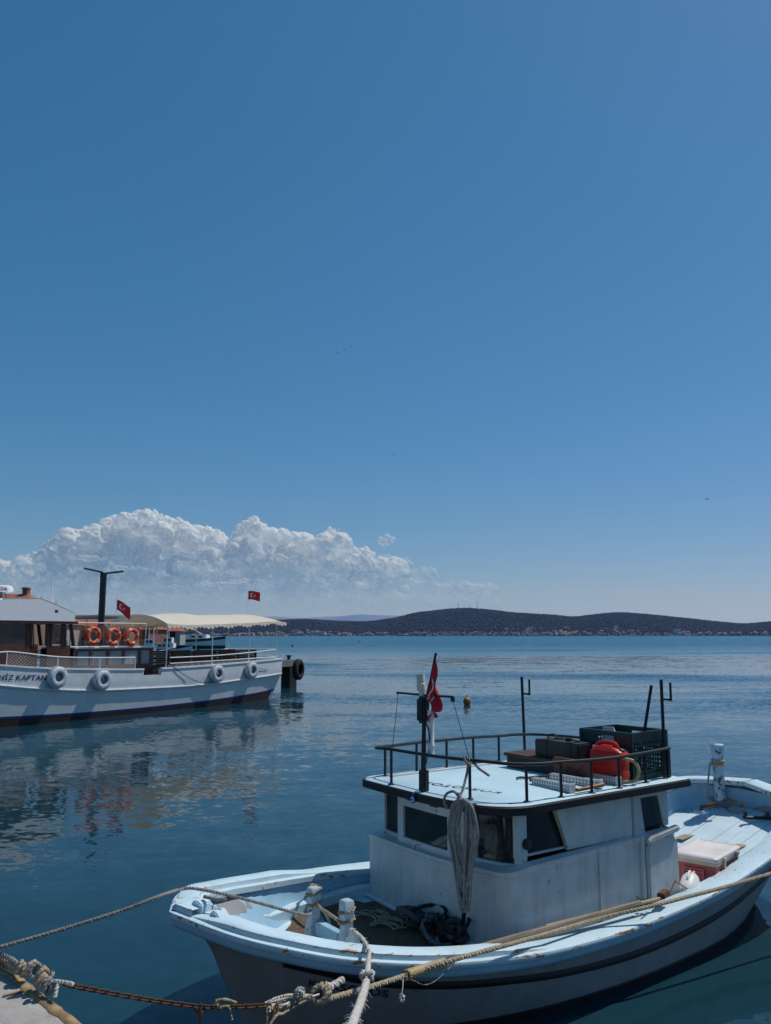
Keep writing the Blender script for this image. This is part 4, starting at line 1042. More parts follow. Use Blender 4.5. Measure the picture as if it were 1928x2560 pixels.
# ---- mooring lines
def W(p): return BM @ Vector(p)
t = thing('bow_line', 'long grey mooring line from the left over the bow to the bitts', 'mooring rope')
b1, b2 = Vector((1.27,.085,.78)), Vector((1.30,-.36,.78))
stemtop = bl(452, 2224, 2, 1.085)
pts = [at(-420, 2475, 5.4), at(-150, 2410, 5.6), at(0, 2368, 5.75), at(150, 2325, 5.9), at(300, 2278, 6.05), at(400, 2240, 6.2), W(stemtop+Vector((-.02,0,0))), W(bl(490,2222,2,1.08)), W(bl(600,2245,2,1.0)), W(bl(760,2287,2,.82)), W(b1+Vector((.02,.1,-.03)))]
MB().rope(pts, .0125).build('line', M_ropeg, t)
MB().rope([W(b1+Vector((.0,.065,.0)))]+[W(b1+Vector((.058*math.cos(a), .058*math.sin(a), .01+.008*i))) for i, a in enumerate([1.6+k*.6 for k in range(22)])]+[W(b1+Vector((.0,-.08,.04))), W(Vector((1.26,-.14,.81))), W(b2+Vector((-.03,.09,.01)))]+[W(b2+Vector((.058*math.cos(a), .058*math.sin(a), -.005+.007*i))) for i, a in enumerate([1.9+k*.6 for k in range(20)])], .015).build('turns', M_ropeb, t)
MB().rope([W(b1+Vector((.06,-.06,.0))), W(b1+Vector((.09,-.1,-.1))), W(b1+Vector((.08,-.12,-.2)))], .014).build('loose_end', M_ropew, t)

t = thing('frayed_line', 'thick frayed white rope running from the bitts down towards the quay', 'mooring rope')
pts = [W(b2+Vector((.03,-.07,-.06))), at(880, 2325, 6.35), W(bl(905, 2345, 2, .74)), at(922, 2378, 5.85), at(921, 2410, 5.6), at(918, 2440, 5.3), at(910, 2480, 4.8), at(897, 2520, 4.35), at(880, 2565, 3.9), at(860, 2640, 3.4)]
P = smooth_path(pts, .02); mb = MB(); n = len(P)
rad = [(.0135+.009*min(1, max(0, (i/n-.42)*8)))*(1+.10*noise.noise((i*.3, 0, 0))) for i in range(n)]
mb.tube(P, rad, 9, strands=3, pitch=.12); mb.build('line', M_ropew, t)
mb = MB(); r4 = random.Random(6)
for k in range(150):
    i = r4.randrange(8, n-2); p = P[i]; dd = Vector((r4.uniform(-1,1), r4.uniform(-1,1), r4.uniform(-.6,.6))).normalized(); ln = r4.uniform(.008,.03)*(1.5 if i/n > .5 else 1)
    mb.tube([p+dd*rad[i]*.8, p+dd*(rad[i]+ln*.5)+Vector((0,0,-.004)), p+dd*(rad[i]+ln)+Vector((0,0,-.014))], [.0022,.0015,.0006], 4)
tag(mb.build('frayed_fibres', M_ropew, t, smooth=0), kind='stuff')
KN = at(917, 2452, 5.15)
MB().rope([KN+Vector((.035*math.cos(a), .03*math.sin(a), .012*math.sin(a*2.3)+.004*a)) for a in [k*.7 for k in range(20)]], .013).build('knot', M_ropew, t)

# heavy spring line lying on the rail, then a chain to the quay
t = thing('spring_line', 'heavy beige rope stretched along the near rail of the fishing boat', 'mooring rope')
a0 = at(800, 2503, 5.35); zr = .685
pts = [a0, at(880, 2481, 5.62), at(960, 2457, 5.86), at(1040, 2430, 6.1), W(bl(1116,2405,2,.735)), W(bl(1200,2381,2,.73)), W(bl(1300,2354,2,.71)), W(bl(1400,2325,2,.66)), W(bl(1500,2296,2,.635)), W(bl(1620,2268,1,-1.30)), W(bl(1720,2242,1,-1.36)), W(bl(1820,2216,1,-1.42)), W(bl(1928,2184,1,-1.48)), W(bl(2100,2136,1,-1.58)), W(bl(2400,2060,1,-1.7))]
MB().rope(pts, .0175, .022).build('line', M_ropeb, t)
# chafing sleeve
A, B = at(1020, 2436, 6.04), at(1112, 2407, 6.33); dv_ = (B-A).normalized()
q = dv_.to_track_quat('Z', 'Y').to_matrix().to_4x4(); ln = (B-A).length; prof = []
for k in range(30): prof += [(.031, ln*k/30), (.034, ln*(k+.5)/30)]
MB().lathe(prof, 14, TR(A) @ q).build('chafe_sleeve', simple('sleeve_plastic', (.52,.39,.20), .45, .15), t)
def wraps(c, dirv, r, n, name, mat, rr=.008):
    u = dirv.orthogonal().normalized(); w = dirv.cross(u)
    MB().rope([c+dirv*(i*.0042-.02)+u*(r*math.cos(i*.6))+w*(r*math.sin(i*.6)) for i in range(n)], rr, .012, 7).build(name, mat, t)
wraps(A-dv_*.03, dv_, .028, 26, 'lashing', M_ropey); wraps(B+dv_*.05, dv_, .026, 18, 'lashing', M_ropeg, .006)
MB().rope([A+Vector((0,-.02,-.02)), at(1035, 2452, 5.9), at(1060, 2462, 5.95), at(1085, 2455, 6.05), at(1112, 2432, 6.2), at(1128, 2416, 6.3)], .003, .02, 5).build('thin_string', M_ropeg, t)
e0 = at(1008, 2448, 5.95)
MB().tube([e0, at(1007, 2470, 5.9), at(1004, 2488, 5.88)], .004, 5).build('dangling_string', M_ropew, t)
MB().rope([at(1003, 2484, 5.88), at(1000, 2495, 5.87), at(1006, 2505, 5.87), at(1010, 2492, 5.88), at(1004, 2486, 5.88)], .010, .012, 7).build('dangling_knot', M_ropew, t)
# big knot at the end of the heavy line
kc = at(806, 2484, 5.3); kd = (at(880, 2481, 5.62)-a0).normalized(); u = kd.orthogonal().normalized(); w = kd.cross(u)
for k, (dx, r) in enumerate(((-.03,.040),(.0,.045),(.03,.038))):
    MB().rope([kc+kd*(dx+.018*math.cos(a+k))+u*(r*math.cos(a))+w*(r*math.sin(a)) for a in [i*.5 for i in range(14)]], .0195, .02).build('knot_turn', M_ropeb, t)
MB().rope([kc+kd*.03+Vector((0,0,.04)), at(830, 2465, 5.36), at(858, 2449, 5.42)], [.02]*2 and .021, .02).build('rope_end', M_ropew, t)
MB().tube([at(770, 2496, 5.2), at(798, 2487, 5.26)], .0075, 7).build('shackle_bar', simple('grey_steel', (.35,.36,.38), .35, .2, metal=.8), t)
# bundle of thin lashings between knot and chain
r4 = random.Random(12); c0, c1 = at(668, 2512, 5.02), at(775, 2494, 5.22)
for k in range(8):
    j = lambda s_: Vector((r4.uniform(-1,1), r4.uniform(-1,1), r4.uniform(-1,1)))*s_
    MB().rope([c0+j(.02), c0.lerp(c1,.3)+j(.03)+Vector((0,0,-.02)), c0.lerp(c1,.65)+j(.025), c1+j(.014)], .0075, .014, 7).build('lashing_strand', M_ropew if k % 3 else M_ropeb, t)
MB().rope([c1+Vector((0,0,.01)), at(745, 2487, 5.16), at(712, 2489, 5.1), at(680, 2500, 5.05), at(671, 2512, 5.02), at(676, 2530, 5.0)], .008, .014, 7).build('lashing_loop', M_ropew, t)
for k in range(2):
    cc = at(750, 2481, 5.15); MB().rope([cc+Vector((.025*math.cos(a), .02*math.sin(a), .018*math.sin(a*1.7+k))) for a in [i*.7 for i in range(16)]], .009, .012, 7).build('small_knot', M_ropew, t)
MB().rope([c1, c0.lerp(c1,.4)+Vector((0,-.03,-.045)), at(695, 2535, 4.95), at(680, 2555, 4.9), at(660, 2590, 4.85)], .0085, .014, 7).build('tail', M_ropeb, t)
MB().rope([c0+Vector((0,-.02,.0)), at(668, 2540, 4.98), at(667, 2600, 4.95)], .006, .014, 7).build('tail', M_ropey, t)

def link_mesh():
    mb = MB(); pts = []; a, b = .0115, .0095
    for k in range(20):
        th = 2*math.pi*k/20; pts.append(Vector((b*math.cos(th)+(a if math.cos(th) > 0 else -a), b*math.sin(th), 0)))
    mb.tube(pts, .0044, 6, closed=True); return mb.mesh('link', M_rust)
LM = link_mesh()
def chain(name, label, path, scale=1.0):
    t = thing(name, label, 'chain'); P = smooth_path(path, .004); step = .0315*scale; acc = 0; k = 0
    for i in range(1, len(P)):
        acc += (P[i]-P[i-1]).length
        if acc >= step:
            acc -= step; d = (P[min(i+2, len(P)-1)]-P[max(0, i-2)]).normalized()
            q = d.to_track_quat('X', 'Z').to_matrix().to_4x4() @ RX(R(90)*(k % 2)+.35) @ Matrix.Scale(scale*1.06, 4)
            o = link('link', LM, t, TR(P[i]) @ q); k += 1
    return t
cst = at(152, 2459, 4.35)
ct = chain('rusty_chain', 'rusty chain from the quay to the lashed rope end', [cst, at(250, 2478, 4.5), at(350, 2496, 4.62), at(450, 2511, 4.75), at(520, 2518, 4.83), at(600, 2517, 4.93), at(672, 2513, 5.02)])
hb0 = at(487, 2518, 4.8)
MB().tube([hb0, at(490, 2528, 4.8), at(502, 2535, 4.8), at(515, 2526, 4.82)], .009, 7).build('shackle', M_rust, ct)
MB().lathe([(.0,0),(.006,.01),(.014,.05),(.006,.075),(.005,.1),(.0,.102)], 8, TR(at(500, 2558, 4.8))).build('shackle_pin', M_rust, ct)
chain('hanging_chain', 'rusty orange chain hanging down from the lashed rope end', [at(692, 2508, 5.02), at(690, 2530, 4.98), at(684, 2560, 4.95), at(678, 2640, 4.92)], 1.15)
t = thing('yellow_cord', 'frayed yellow cord knotted round the rusty chain', 'cord')
MB().rope([at(540, 2515, 4.83)+Vector((.012*math.cos(a), .014*math.sin(a), .014*math.sin(a*1.6))) for a in [k*.7 for k in range(24)]], .0065, .01, 7).build('knot', M_ropey, t)
MB().rope([at(538, 2503, 4.83), at(560, 2498, 4.85), at(590, 2506, 4.9)], .007, .012, 7).build('strand', M_ropey, t)
MB().rope([at(548, 2518, 4.83), at(572, 2516, 4.84), at(577, 2532, 4.84), at(581, 2549, 4.84)], .006, .012, 7).build('strand', M_ropey, t)
MB().rope([at(545, 2522, 4.83), at(556, 2528, 4.83), at(574, 2512, 4.85)], .005, .012, 7).build('strand', M_ropey, t)

# shore end: bundle of old ropes knotted at the quay edge
t = thing('quay_rope_bundle', 'bundle of knotted old ropes holding the chain at the quay edge', 'mooring rope')
KA, KB, KC = at(62, 2427, 4.55), at(103, 2437, 4.45), at(120, 2462, 4.38)
for k, (y0, r) in enumerate(((2385,.013),(2400,.012),(2408,.011),(2418,.012))):
    MB().rope([at(-160, y0-70+8*k, 5.1), at(0, y0, 4.75), at(40, y0+22-3*k, 4.62), KA+Vector((0,0,.01*k-.02))], r).build('strand', M_ropeb if k % 2 else M_ropeg, t)
r4 = random.Random(21)
for c, n, s_ in ((KA, 3, .024), (KB, 5, .029), (KC, 4, .024)):
    for k in range(n):
        ax = Vector((r4.uniform(-.5,.5)+.8, r4.uniform(-.5,.5), r4.uniform(-.6,.2))).normalized(); q = ax.to_track_quat('Z', 'Y').to_matrix().to_4x4()
        cc = c+Vector((.020*(k-n/2), 0, -.012*(k-n/2))); MB().rope([TR(cc) @ q @ Vector((s_*math.cos(a), s_*math.sin(a)*1.1, .006*math.sin(a))) for a in [i*.57 for i in range(12)]], .0110, .014).build('turn', M_ropeb if r4.random() < .6 else M_ropeg, t)
MB().rope([KB, KB.lerp(KC,.5)+Vector((0,0,.0)), KC, at(135, 2453, 4.37), cst+Vector((.05,0,.0)), at(178, 2462, 4.38)], .010, .013).build('strand', M_ropew, t)
MB().rope([at(146, 2458, 4.36), at(141, 2475, 4.33), at(140, 2485, 4.32), at(137, 2494, 4.31)], .010, .013).build('loose_end', M_ropew, t)
MB().rope([KC+Vector((0,0,-.02)), at(120, 2485, 4.36), at(118, 2484, 4.36)], .012).build('loose_end', M_ropeg, t)

# ---- quay corner
def quay():
    m, nt, bs = new_mat('quay_concrete'); co = coords(nt)
    n1 = noise_(nt, co, 6, 8, .7); n2 = noise_(nt, co, 60, 6, .75)
    c = mixc(nt, ramp(nt, n1, .3, .7), (.27,.25,.235), (.44,.42,.40)); c = mixc(nt, ramp(nt, n2, .5, .72, 0, .6), c, (.20,.19,.19))
    nt.links.new(c, bs.inputs['Base Color']); bs.inputs['Roughness'].default_value = .92; bump_(nt, bs, n2, .6, .006)
    ZQ = 1.23
    E = [atz(px, py, ZQ) for px, py in ((-420, 2318), (-200, 2368), (-60, 2402), (0, 2420), (40, 2436), (62, 2452), (85, 2470), (112, 2492), (140, 2517), (165, 2537), (200, 2560))]
    E += [E[-1]+Vector((.45,-.42,0)), E[-1]+Vector((1.6,-1.5,0)), Vector((6,-4.5,ZQ))]
    E = smooth_path(E, .05)
    E = [p+Vector((noise.noise((p.x*9, p.y*9, 0)), noise.noise((p.x*9, p.y*9, 5)), 0))*.018 for p in E]
    back = Vector((-9, -9, 0)); rows = []
    for p in E:
        inn = Vector((-.72, -.69, 0)); o = Vector((.72, .69, 0))
        w = .012*noise.noise((p.x*14, p.y*14, 2))
        rows.append([p+inn*9, p+inn*1.2, p+inn*.30+Vector((0,0,w*.3)), p+inn*(.05+w), p+Vector((0,0,-.012)), p+o*.012+Vector((0,0,-.035)), p+o*.0+Vector((0,0,-.09)), p+o*.0+Vector((0,0,-1.6))])
    b = MB().loft(rows, closed_ring=False); tag(b.build('quay', m, smooth=50), 'rough grey concrete quay corner', None, kind='structure')
    mo = simple('ochre_edge', (.34,.23,.12), .9, .45, scale=18, bump=.6, bscale=80)
    rows = []
    for p in E:
        o = Vector((.72, .69, 0)); w = .014*noise.noise((p.x*11, p.y*11, 8))
        rows.append([p-o*(.055+w)+Vector((0,0,.001)), p-o*(.045+w)+Vector((0,0,.013)), p-o*(.012)+Vector((0,0,.012+w*.3)), p+o*(.018+w)+Vector((0,0,-.012)), p+o*.02+Vector((0,0,-.05)), p+o*.006+Vector((0,0,-.06))])
    e = MB().loft(rows, closed_ring=False).build('quay_edge', mo, bpy.data.objects['quay'], smooth=60)
    cr = [atz(8, 2492, ZQ+.004), atz(30, 2486, ZQ+.004), atz(52, 2480, ZQ+.004), atz(76, 2475, ZQ+.004)]
    MB().tube(smooth_path(cr, .01), .008, 6).build('rust_streak', simple('rust_stain', (.20,.11,.06), .9), bpy.data.objects['quay'])
quay()
# ================================================================== TOUR BOAT (x from stern to bow, y to the far side)
_e = Vector((-.53, -.848, 0)).normalized(); _n = Vector((-.848, .53, 0)).normalized()
TM = Matrix(((_e.x, -_n.x, 0, -4.9), (_e.y, -_n.y, 0, 40.0), (0, 0, 1, 0), (0, 0, 0, 1)))   # right handed: local y points to the near side, so use -y below
def V(x, y, z): return Vector((x, -y, z))
def tl_(px, py, axis, c):
    u = (px-964)/F; v = (1280-py)/F; Mi = TM.inverted()
    d = Mi.to_3x3() @ Vector((u, CT-v*ST, ST+v*CT)); o = Mi @ Vector((0, 0, CH)); d.y *= -1; o.y *= -1
    return o+d*((c-o[axis])/d[axis])
tb_ = thing('tour_boat', 'white wooden tour boat with brown cabin and cream canopy, moored at left', 'tour boat', TM)
M_tw = paint('tour_white_paint', (.68,.72,.75), chipcol=(.30,.33,.35), chips=.09, streak=.6, streakcol=(.46,.47,.46), dirt=.14, cscale=2.5)
M_trail = simple('white_enamel', (.78,.79,.80), .4, .08, bump=0)
M_mah = wood('mahogany', (.10,.030,.018), axis=2, rough=.4)
M_mah2 = wood('dark_bench_wood', (.045,.020,.014), axis=0, rough=.6)
M_navyp = simple('navy_stripe', (.012,.03,.14), .5, .2)
M_antif = simple('red_brown_antifouling', (.04,.02,.021), .8, .4, scale=3)
M_canv, nt_, bs_ = new_mat('cream_canvas')
_co = coords(nt_); _n1 = noise_(nt_, _co, 1.1, 5)
_c = mixc(nt_, ramp(nt_, _n1, .3, .7), (.76,.69,.57), (.84,.78,.67)); nt_.links.new(_c, bs_.inputs['Base Color']); bs_.inputs['Roughness'].default_value = .85
_tr = nd(nt_, 'ShaderNodeBsdfTranslucent'); _tr.inputs[0].default_value = (.60,.45,.27,1); _mx = nd(nt_, 'ShaderNodeMixShader'); _mx.inputs[0].default_value = .28
nt_.links.new(bs_.outputs[0], _mx.inputs[1]); nt_.links.new(_tr.outputs[0], _mx.inputs[2]); nt_.links.new(_mx.outputs[0], nt_.nodes['Material Output'].inputs['Surface'])
M_tglass = glass_pane('tour_window_glass', (.012,.013,.015), .04, .72)
M_curt = simple('white_curtain', (.52,.56,.62), .9, .15, scale=8)
XC = 1.78
def tb(x): return pch([-.3,.3,2,5,9,13,15.5,17.5,19,20], [1.52,1.60,1.70,1.77,1.80,1.80,1.62,1.15,.55,0], x)
def tz(x): return pch([-.3,2.2,4.7,7.6,8.5,10.75,12.8,14.6,17,20], [1.88,1.80,1.73,1.69,1.69,1.77,1.87,2.03,2.35,2.8], x)
def tstr(x): return pch([-.3,2.7,5,8.6,11,13,14.6,17,20], [1.16,1.02,.92,.94,1.0,1.16,1.36,1.75,2.2], x)
def tp(x, z, side, out=0):
    """side -1 near, +1 far"""
    zs = tz(x); b = tb(x); t = max(0, min(1, (z+.5)/(zs+.5)))
    wl = b*(.86 if x > 1.5 else .86-.22*(1-max(0, x+.3)/1.8)); tk = min(1, t*1.35)
    y = wl+(b-wl)*tk; yy = XC+side*(y+out)
    xx = x
    if x > 13: xx = x-max(0, (1-t))*1.6*((x-13)/7)**1.5
    if x < 1.0: xx = x+max(0, (.75-t))*.7*(1-max(0, (x+.3))/1.3)
    return V(xx, yy, z)
XS = [-.3,-.15,0,.3,.7,1.2,2,3,4,5,6,7,7.59,7.6,8.5,8.51,9.5,10.5,11.5,12.5,13.5,14.5,15.5,16.5,17.5,18.3,19,19.6,20]
for side in (-1, 1):
    rows = []
    for x in XS:
        zt = tz(x)-(.25 if 7.595 < x < 8.505 and side < 0 else 0)
        rows.append([tp(x, -.5+(zt+.5)*k/12, side) for k in range(13)])
    MB().loft(rows, closed_ring=False).build('hull_side', M_tw, tb_, smooth=40)
    MB().loft([[tp(x, z, side, .006) for z in (-.5, 0, pch([-.3,4.5,9,14.5,20],[.40,.19,.14,.26,.5], x))] for x in XS if x >= 0], closed_ring=False).build('bottom_paint', M_antif, tb_)
    zb = lambda x: pch([-.3,4.5,9,14.5,20],[.40,.19,.14,.26,.5], x)
    MB().loft([[tp(x, zb(x)+z, side, .009) for z in (.002, .085)] for x in XS], closed_ring=False).build('navy_stripe', M_navyp, tb_)
    rows = []
    for x in XS:
        rows.append([tp(x, tstr(x)+z, side, o) for z, o in ((.055,.0),(.05,.06),(.02,.075),(-.03,.06),(-.055,.0))])
    MB().loft(rows, closed_ring=False).build('rubbing_strake', M_tw, tb_)
    for seg in ((-.3, 7.6), (8.5, 20)):
        rows = []
        for x in [x for x in XS if seg[0]-.001 <= x <= seg[1]+.001]:
            rows.append([tp(x, tz(x)+z, side, o) for z, o in ((-.03,.035),(.03,.035),(.03,-.12),(-.03,-.12))])
        MB().loft(rows).build('gunwale', M_trail, tb_, smooth=30)
rows = [[V(-.3+.7*max(0,(.75-(z+.5)/2.38)), XC+a*tb(-.3)*(.66+.34*min(1,(z+.5)/2.38*1.35)), z) for a in (-1,-.5,0,.5,1)] for z in (-.5,.2,.8,1.2,1.88)]
MB().loft(rows, closed_ring=False).build('transom', M_tw, tb_)
rows = [[V(x, XC-tb(x)+.06, min(tz(x)-.35, 1.42)), V(x, XC, min(tz(x)-.33, 1.45)), V(x, XC+tb(x)-.06, min(tz(x)-.35, 1.42))] for x in XS if x < 19.7]
MB().loft(rows, closed_ring=False).build('deck', M_mah2, tb_)
MB().bb(V(7.62,.04,1.40), V(8.48,.16,1.445)).build('gangway_sill', M_trail, tb_)
for x in (7.56, 8.54):
    MB().bb(V(x-.03, .02, 1.40), V(x+.03, .15, tz(x)-.03)).build('gangway_post', M_trail, tb_)
# lettering on the bow
tv, tf = text_verts('DENİZ KAPTAN', .24, spacing=1.02, shear=.12); xm = max(v.x for v in tv); mb = MB()
mb.add([tp(15.02-2.20*v.x/xm, 1.52+.045*(2.2*v.x/xm-1)*-1+v.y*1.0, -1, .012) for v in tv], tf); mb.build('bow_lettering', M_navyp, tb_, smooth=0)
# bulwark rails with netting
def rail(name, xs_top, z_top, z_mid=None, yin=.06, r=.022, far=False, posts=None, net=True):
    rt = thing(name, None, None); rt.parent = tb_; s = 1 if far else -1
    P = [V(x, XC+s*(tb(x)-yin), z) for x, z in zip(xs_top, z_top)]
    MB().tube(smooth_path(P, .2), r, 7).build('top_rail', M_trail, rt)
    if z_mid: MB().tube(smooth_path([V(x, XC+s*(tb(x)-yin), z) for x, z in zip(xs_top, z_mid)], .2), r*.8, 6).build('mid_rail', M_trail, rt)
    for x in (posts or []):
        zt = pch(xs_top, z_top, x) if xs_top[0] < xs_top[-1] else pch(xs_top[::-1], z_top[::-1], x)
        MB().tube([V(x, XC+s*(tb(x)-yin), tz(x)), V(x, XC+s*(tb(x)-yin), zt)], r*.9, 6).build('stanchion', M_trail, rt)
    return rt
def net(parent, x0, x1, zlo, zhi, ypos, pitch=.13, mat=None, r=.0032, rr=None):
    mb = MB(); x = x0-1.6
    while x < x1+.1:
        for s in (1, -1):
            pts = []; run = (zhi(max(x0, min(x1, x)))-zlo(max(x0, min(x1, x))))*1.25
            for k in range(9):
                xx = x+k*run/8 if s > 0 else x+run-k*run/8
                if x0 <= xx <= x1:
                    t = k/8; lo, hi = zlo(xx), zhi(xx); pts.append(V(xx, ypos(xx)+.004*s, lo+(hi-lo)*t))
            if len(pts) > 1: mb.tube(pts, r, 3, caps=False)
        x += pitch
    return tag(mb.build('netting', mat or M_trail, parent, smooth=0), kind='stuff')
nr = rail('bow_rail', [8.9,10.58,12.38,14.28,14.9,16], [2.15,2.18,2.25,2.46,2.35,2.42], posts=[8.9,10.58,12.38,14.3])
near_y = lambda x: XC-tb(x)+.06
net(nr, 8.9, 14.3, lambda x: tz(x)+.02, lambda x: pch([8.9,10.58,12.38,14.28],[2.13,2.16,2.23,2.44], x), near_y)
sr = rail('stern_rail', [.14,2.2,4.62,7.1], [2.33,2.22,2.13,2.10], [1.99,1.95,1.91,1.87], posts=[.14])
net(sr, .2, 7.2, lambda x: tz(x)+.02, lambda x: pch([.14,2.2,4.62,7.1],[1.99,1.95,1.91,1.87], x), near_y)
fr_ = rail('far_rail', [.14,2.5,5,8,12,16], [2.33,2.25,2.2,2.18,2.25,2.45], [1.99,1.95,1.9,1.9,1.95,2.1], far=True, posts=[.14,1.6,3.2,5,7,9,11,13])
bk = thing('taffrail', None, None); bk.parent = tb_
for z in (2.33, 1.99):
    MB().tube(smooth_path([V(.14, XC-tb(.14)+.06, z), V(-.12, XC-.7, z+.005), V(-.2, XC, z+.005), V(-.12, XC+.7, z+.005), V(.14, XC+tb(.14)-.06, z)], .1), .019, 6).build('rail_tube', M_trail, bk)
for y in (-.7, 0, .7): MB().tube([V(-.15, XC+y, 1.85), V(-.15, XC+y, 2.33)], .016, 6).build('stanchion', M_trail, bk)
# ---- canopy
cn = thing('canopy', None, None); cn.parent = tb_
def cz(x, v):
    """v -1 near .. 1 far"""
    edge = pch([-.2,.14,2.3,4.7,6.6,7.4], [3.60,3.63,3.55,3.46,3.42,3.46], x); top = pch([-.2,1,3,5.5,7.4], [3.80,3.97,3.90,3.92,3.84], x)
    sag = .05*math.sin(x*2.65)*math.cos(v*1.6)
    return edge+(top-edge)*(1-abs(v)**2.2)+sag*.5
HW = 1.82
MB().grid(46, 22, lambda u, v: V(-.2+7.6*u, XC+(v*2-1)*HW*(1 if u > .05 else .92+1.6*u), cz(-.2+7.6*u, v*2-1))).build('canvas', M_canv, cn, smooth=60)
for s in (-1, 1):
    mb = MB(); n = 31
    for k in range(n):
        x0 = -.2+7.6*k/n; x1 = -.2+7.6*(k+1)/n; y = XC+s*(HW+.004); b = .10+.04*math.sin(k*1.3)
        q = [V(x0, y, cz(x0, 1)+.005), V(x1, y, cz(x1, 1)+.005), V(x1, y+s*.02, cz(x1, 1)-b), V((x0+x1)/2, y+s*.03, cz(x0, 1)-b-.075), V(x0, y+s*.02, cz(x0, 1)-b)]
        mb.add(q, [(0,1,2,3,4)])
    mb.build('scalloped_valance', M_canv, cn, smooth=0)
for end, xx in ((0, -.205), (1, 7.41)):
    mb = MB(); n = 15
    for k in range(n):
        v0, v1 = -1+2*k/n, -1+2*(k+1)/n; vm = (v0+v1)/2; hw = HW*(.92 if end == 0 else 1)
        mb.add([V(xx, XC+v0*hw, cz(xx, v0)), V(xx, XC+v1*hw, cz(xx, v1)), V(xx, XC+v1*hw, cz(xx, v1)-.12), V(xx+.01, XC+vm*hw, cz(xx, vm)-.2), V(xx, XC+v0*hw, cz(xx, v0)-.12)], [(0,1,2,3,4)])
    mb.build('scalloped_valance', M_canv, cn, smooth=0)
for s in (-1, 1):
    for x in (.17, 2.25, 4.67, 7.3):
        b = tb(x)-.06; MB().tube([V(x, XC+s*b, tz(x)), V(x, XC+s*min(b, HW-.02), cz(x, 1)+.02)], .024, 7).build('canopy_post', M_trail, cn)
for x in (.2, 2.3, 4.7, 7.3):
    MB().tube([V(x, XC+v/8*HW*.99, cz(x, v/8)-.025) for v in range(-8, 9)], .018, 6).build('canopy_hoop', M_trail, cn)
# ---- wheelhouse and saloon
wh = thing('wheelhouse', None, None); wh.parent = tb_
YN, YF = .80, 2.75
def post_(a, b, w, par, mat=M_mah): return MB().tube([V(*a), V(*b)], w, 4).build('window_post', mat, par, smooth=0)
MB().bb(V(11.3,YN,1.45), V(12.28,YN+.05,2.63)).build('side_panel', M_mah, wh); MB().bb(V(12.95,YN,1.45), V(15.4,YN+.05,2.70)).build('side_panel', M_mah, wh)
MB().bb(V(11.3,YF-.05,1.45), V(15.4,YF,2.66)).build('far_panel', M_mah, wh)
MB().bb(V(11.1,YN-.12,3.40), V(16.0,YF+.12,3.50)).build('eaves_beam', M_mah, wh, bevel=.01)
for (x0, x1) in ((13.07,13.12),(12.28,12.30),(12.93,12.93),(12.13,12.13),(11.65,11.65),(11.52,11.60),(11.15,11.32),(14.4,14.4),(15.3,15.3)):
    post_((x0,YN+.03,2.62),(x1,YN+.03,3.42),.085,wh); post_((x0,YF-.03,2.62),(x1,YF-.03,3.42),.085,wh)
for x0, x1 in ((11.67,12.11),(13.15,14.36),(14.45,15.25)):
    MB().bb(V(x0,YN+.03,2.68), V(x1,YN+.04,3.38)).build('window_pane', M_tglass, wh)
    MB().bb(V(x0-.02,YN+.005,2.63), V(x1+.02,YN+.06,2.675)).build('window_sill', simple('sill_cream', (.45,.40,.32), .6), wh)
MB().bb(V(15.35,YN+.05,1.45), V(15.4,YF-.05,3.40)).build('front_panel', M_mah, wh)
MB().bb(V(12.45,1.6,1.45), V(12.75,2.4,2.5)).build('helm', M_mah2, wh)
for k in range(16):                              # tongue and groove on the door panel
    MB().bb(V(11.66+.038*k,YN-.008,1.5), V(11.69+.038*k,YN,2.60)).build('board', M_mah, wh)
# white cambered roof with sloping rear
PR = [(16.2,3.50),(16.2,4.12),(14.2,4.22),(12.75,4.28),(12.3,4.15),(11.45,3.86),(11.28,3.78),(11.27,3.50)]
mb = MB()
rows = []
for f, y in ((.97,YN-.14),(1,YN-.10),(1.03,YN+.25),(1.06,(YN+YF)/2),(1.03,YF-.25),(1,YF+.10),(.97,YF+.14)):
    rows.append([V(x, y, 3.50+(z-3.50)*f) for x, z in PR])
mb.loft(rows, closed_ring=True); mb.build('roof', simple('white_roof', (.80,.81,.83), .35, .06, bump=0), wh, smooth=40)
MB().tube([V(x, YN-.12, 3.50+(z-3.5)*1.0+.005) for x, z in PR[2:7]], .02, 6).build('roof_trim', simple('grey_trim', (.30,.32,.34), .5), wh)
an = thing('antenna', None, None); an.parent = tb_
MB().tube([V(12.0,1.0,3.52), V(12.05,1.1,5.32)], [.034,.018], 6).build('antenna_rod', M_trail, an)
MB().box(V(12.08,.72,3.85), (.16,.12,.13)).build('horn_box', M_iron, an, bevel=.01)
MB().tube([V(12.06,.74,3.55), V(12.06,.74,4.2)], .022, 6).build('horn_post', simple('grey_post', (.35,.37,.40), .5), an)
MB().tube(smooth_path([V(12.35,1.2,4.22), V(12.34,1.2,4.36), V(12.36,1.2,4.42)], .02), .02, 6).build('horn', simple('dull_chrome', (.4,.4,.42), .3, metal=.7), an)
rd = thing('radar', None, None); rd.parent = tb_
MB().lathe([(.0,0),(.36,.0),(.40,.03),(.40,.10),(.36,.20),(.30,.23),(.0,.24)], 28, TR(V(13.42,2.0,4.52))).build('radome', M_trail, rd)
MB().tube([V(13.42,2.0,4.25), V(13.42,2.0,4.53)], .06, 8).tube([V(13.15,2.0,4.25), V(13.3,2.0,4.53)], .02, 6).build('radar_post', simple('radar_post_grey', (.15,.16,.18), .5), rd)
tv, tf = text_verts('JRC', .15, spacing=1.0); xm = max(v.x for v in tv); mb = MB(); vs_ = []
for v in tv:                                     # wraps round the radome, on the side facing the quay
    a = R(90)-(v.x-xm*.2)/.405-R(12); vs_.append(V(13.42,2.0,4.565)+Vector((math.cos(a)*.404, math.sin(a)*.404, v.y)))
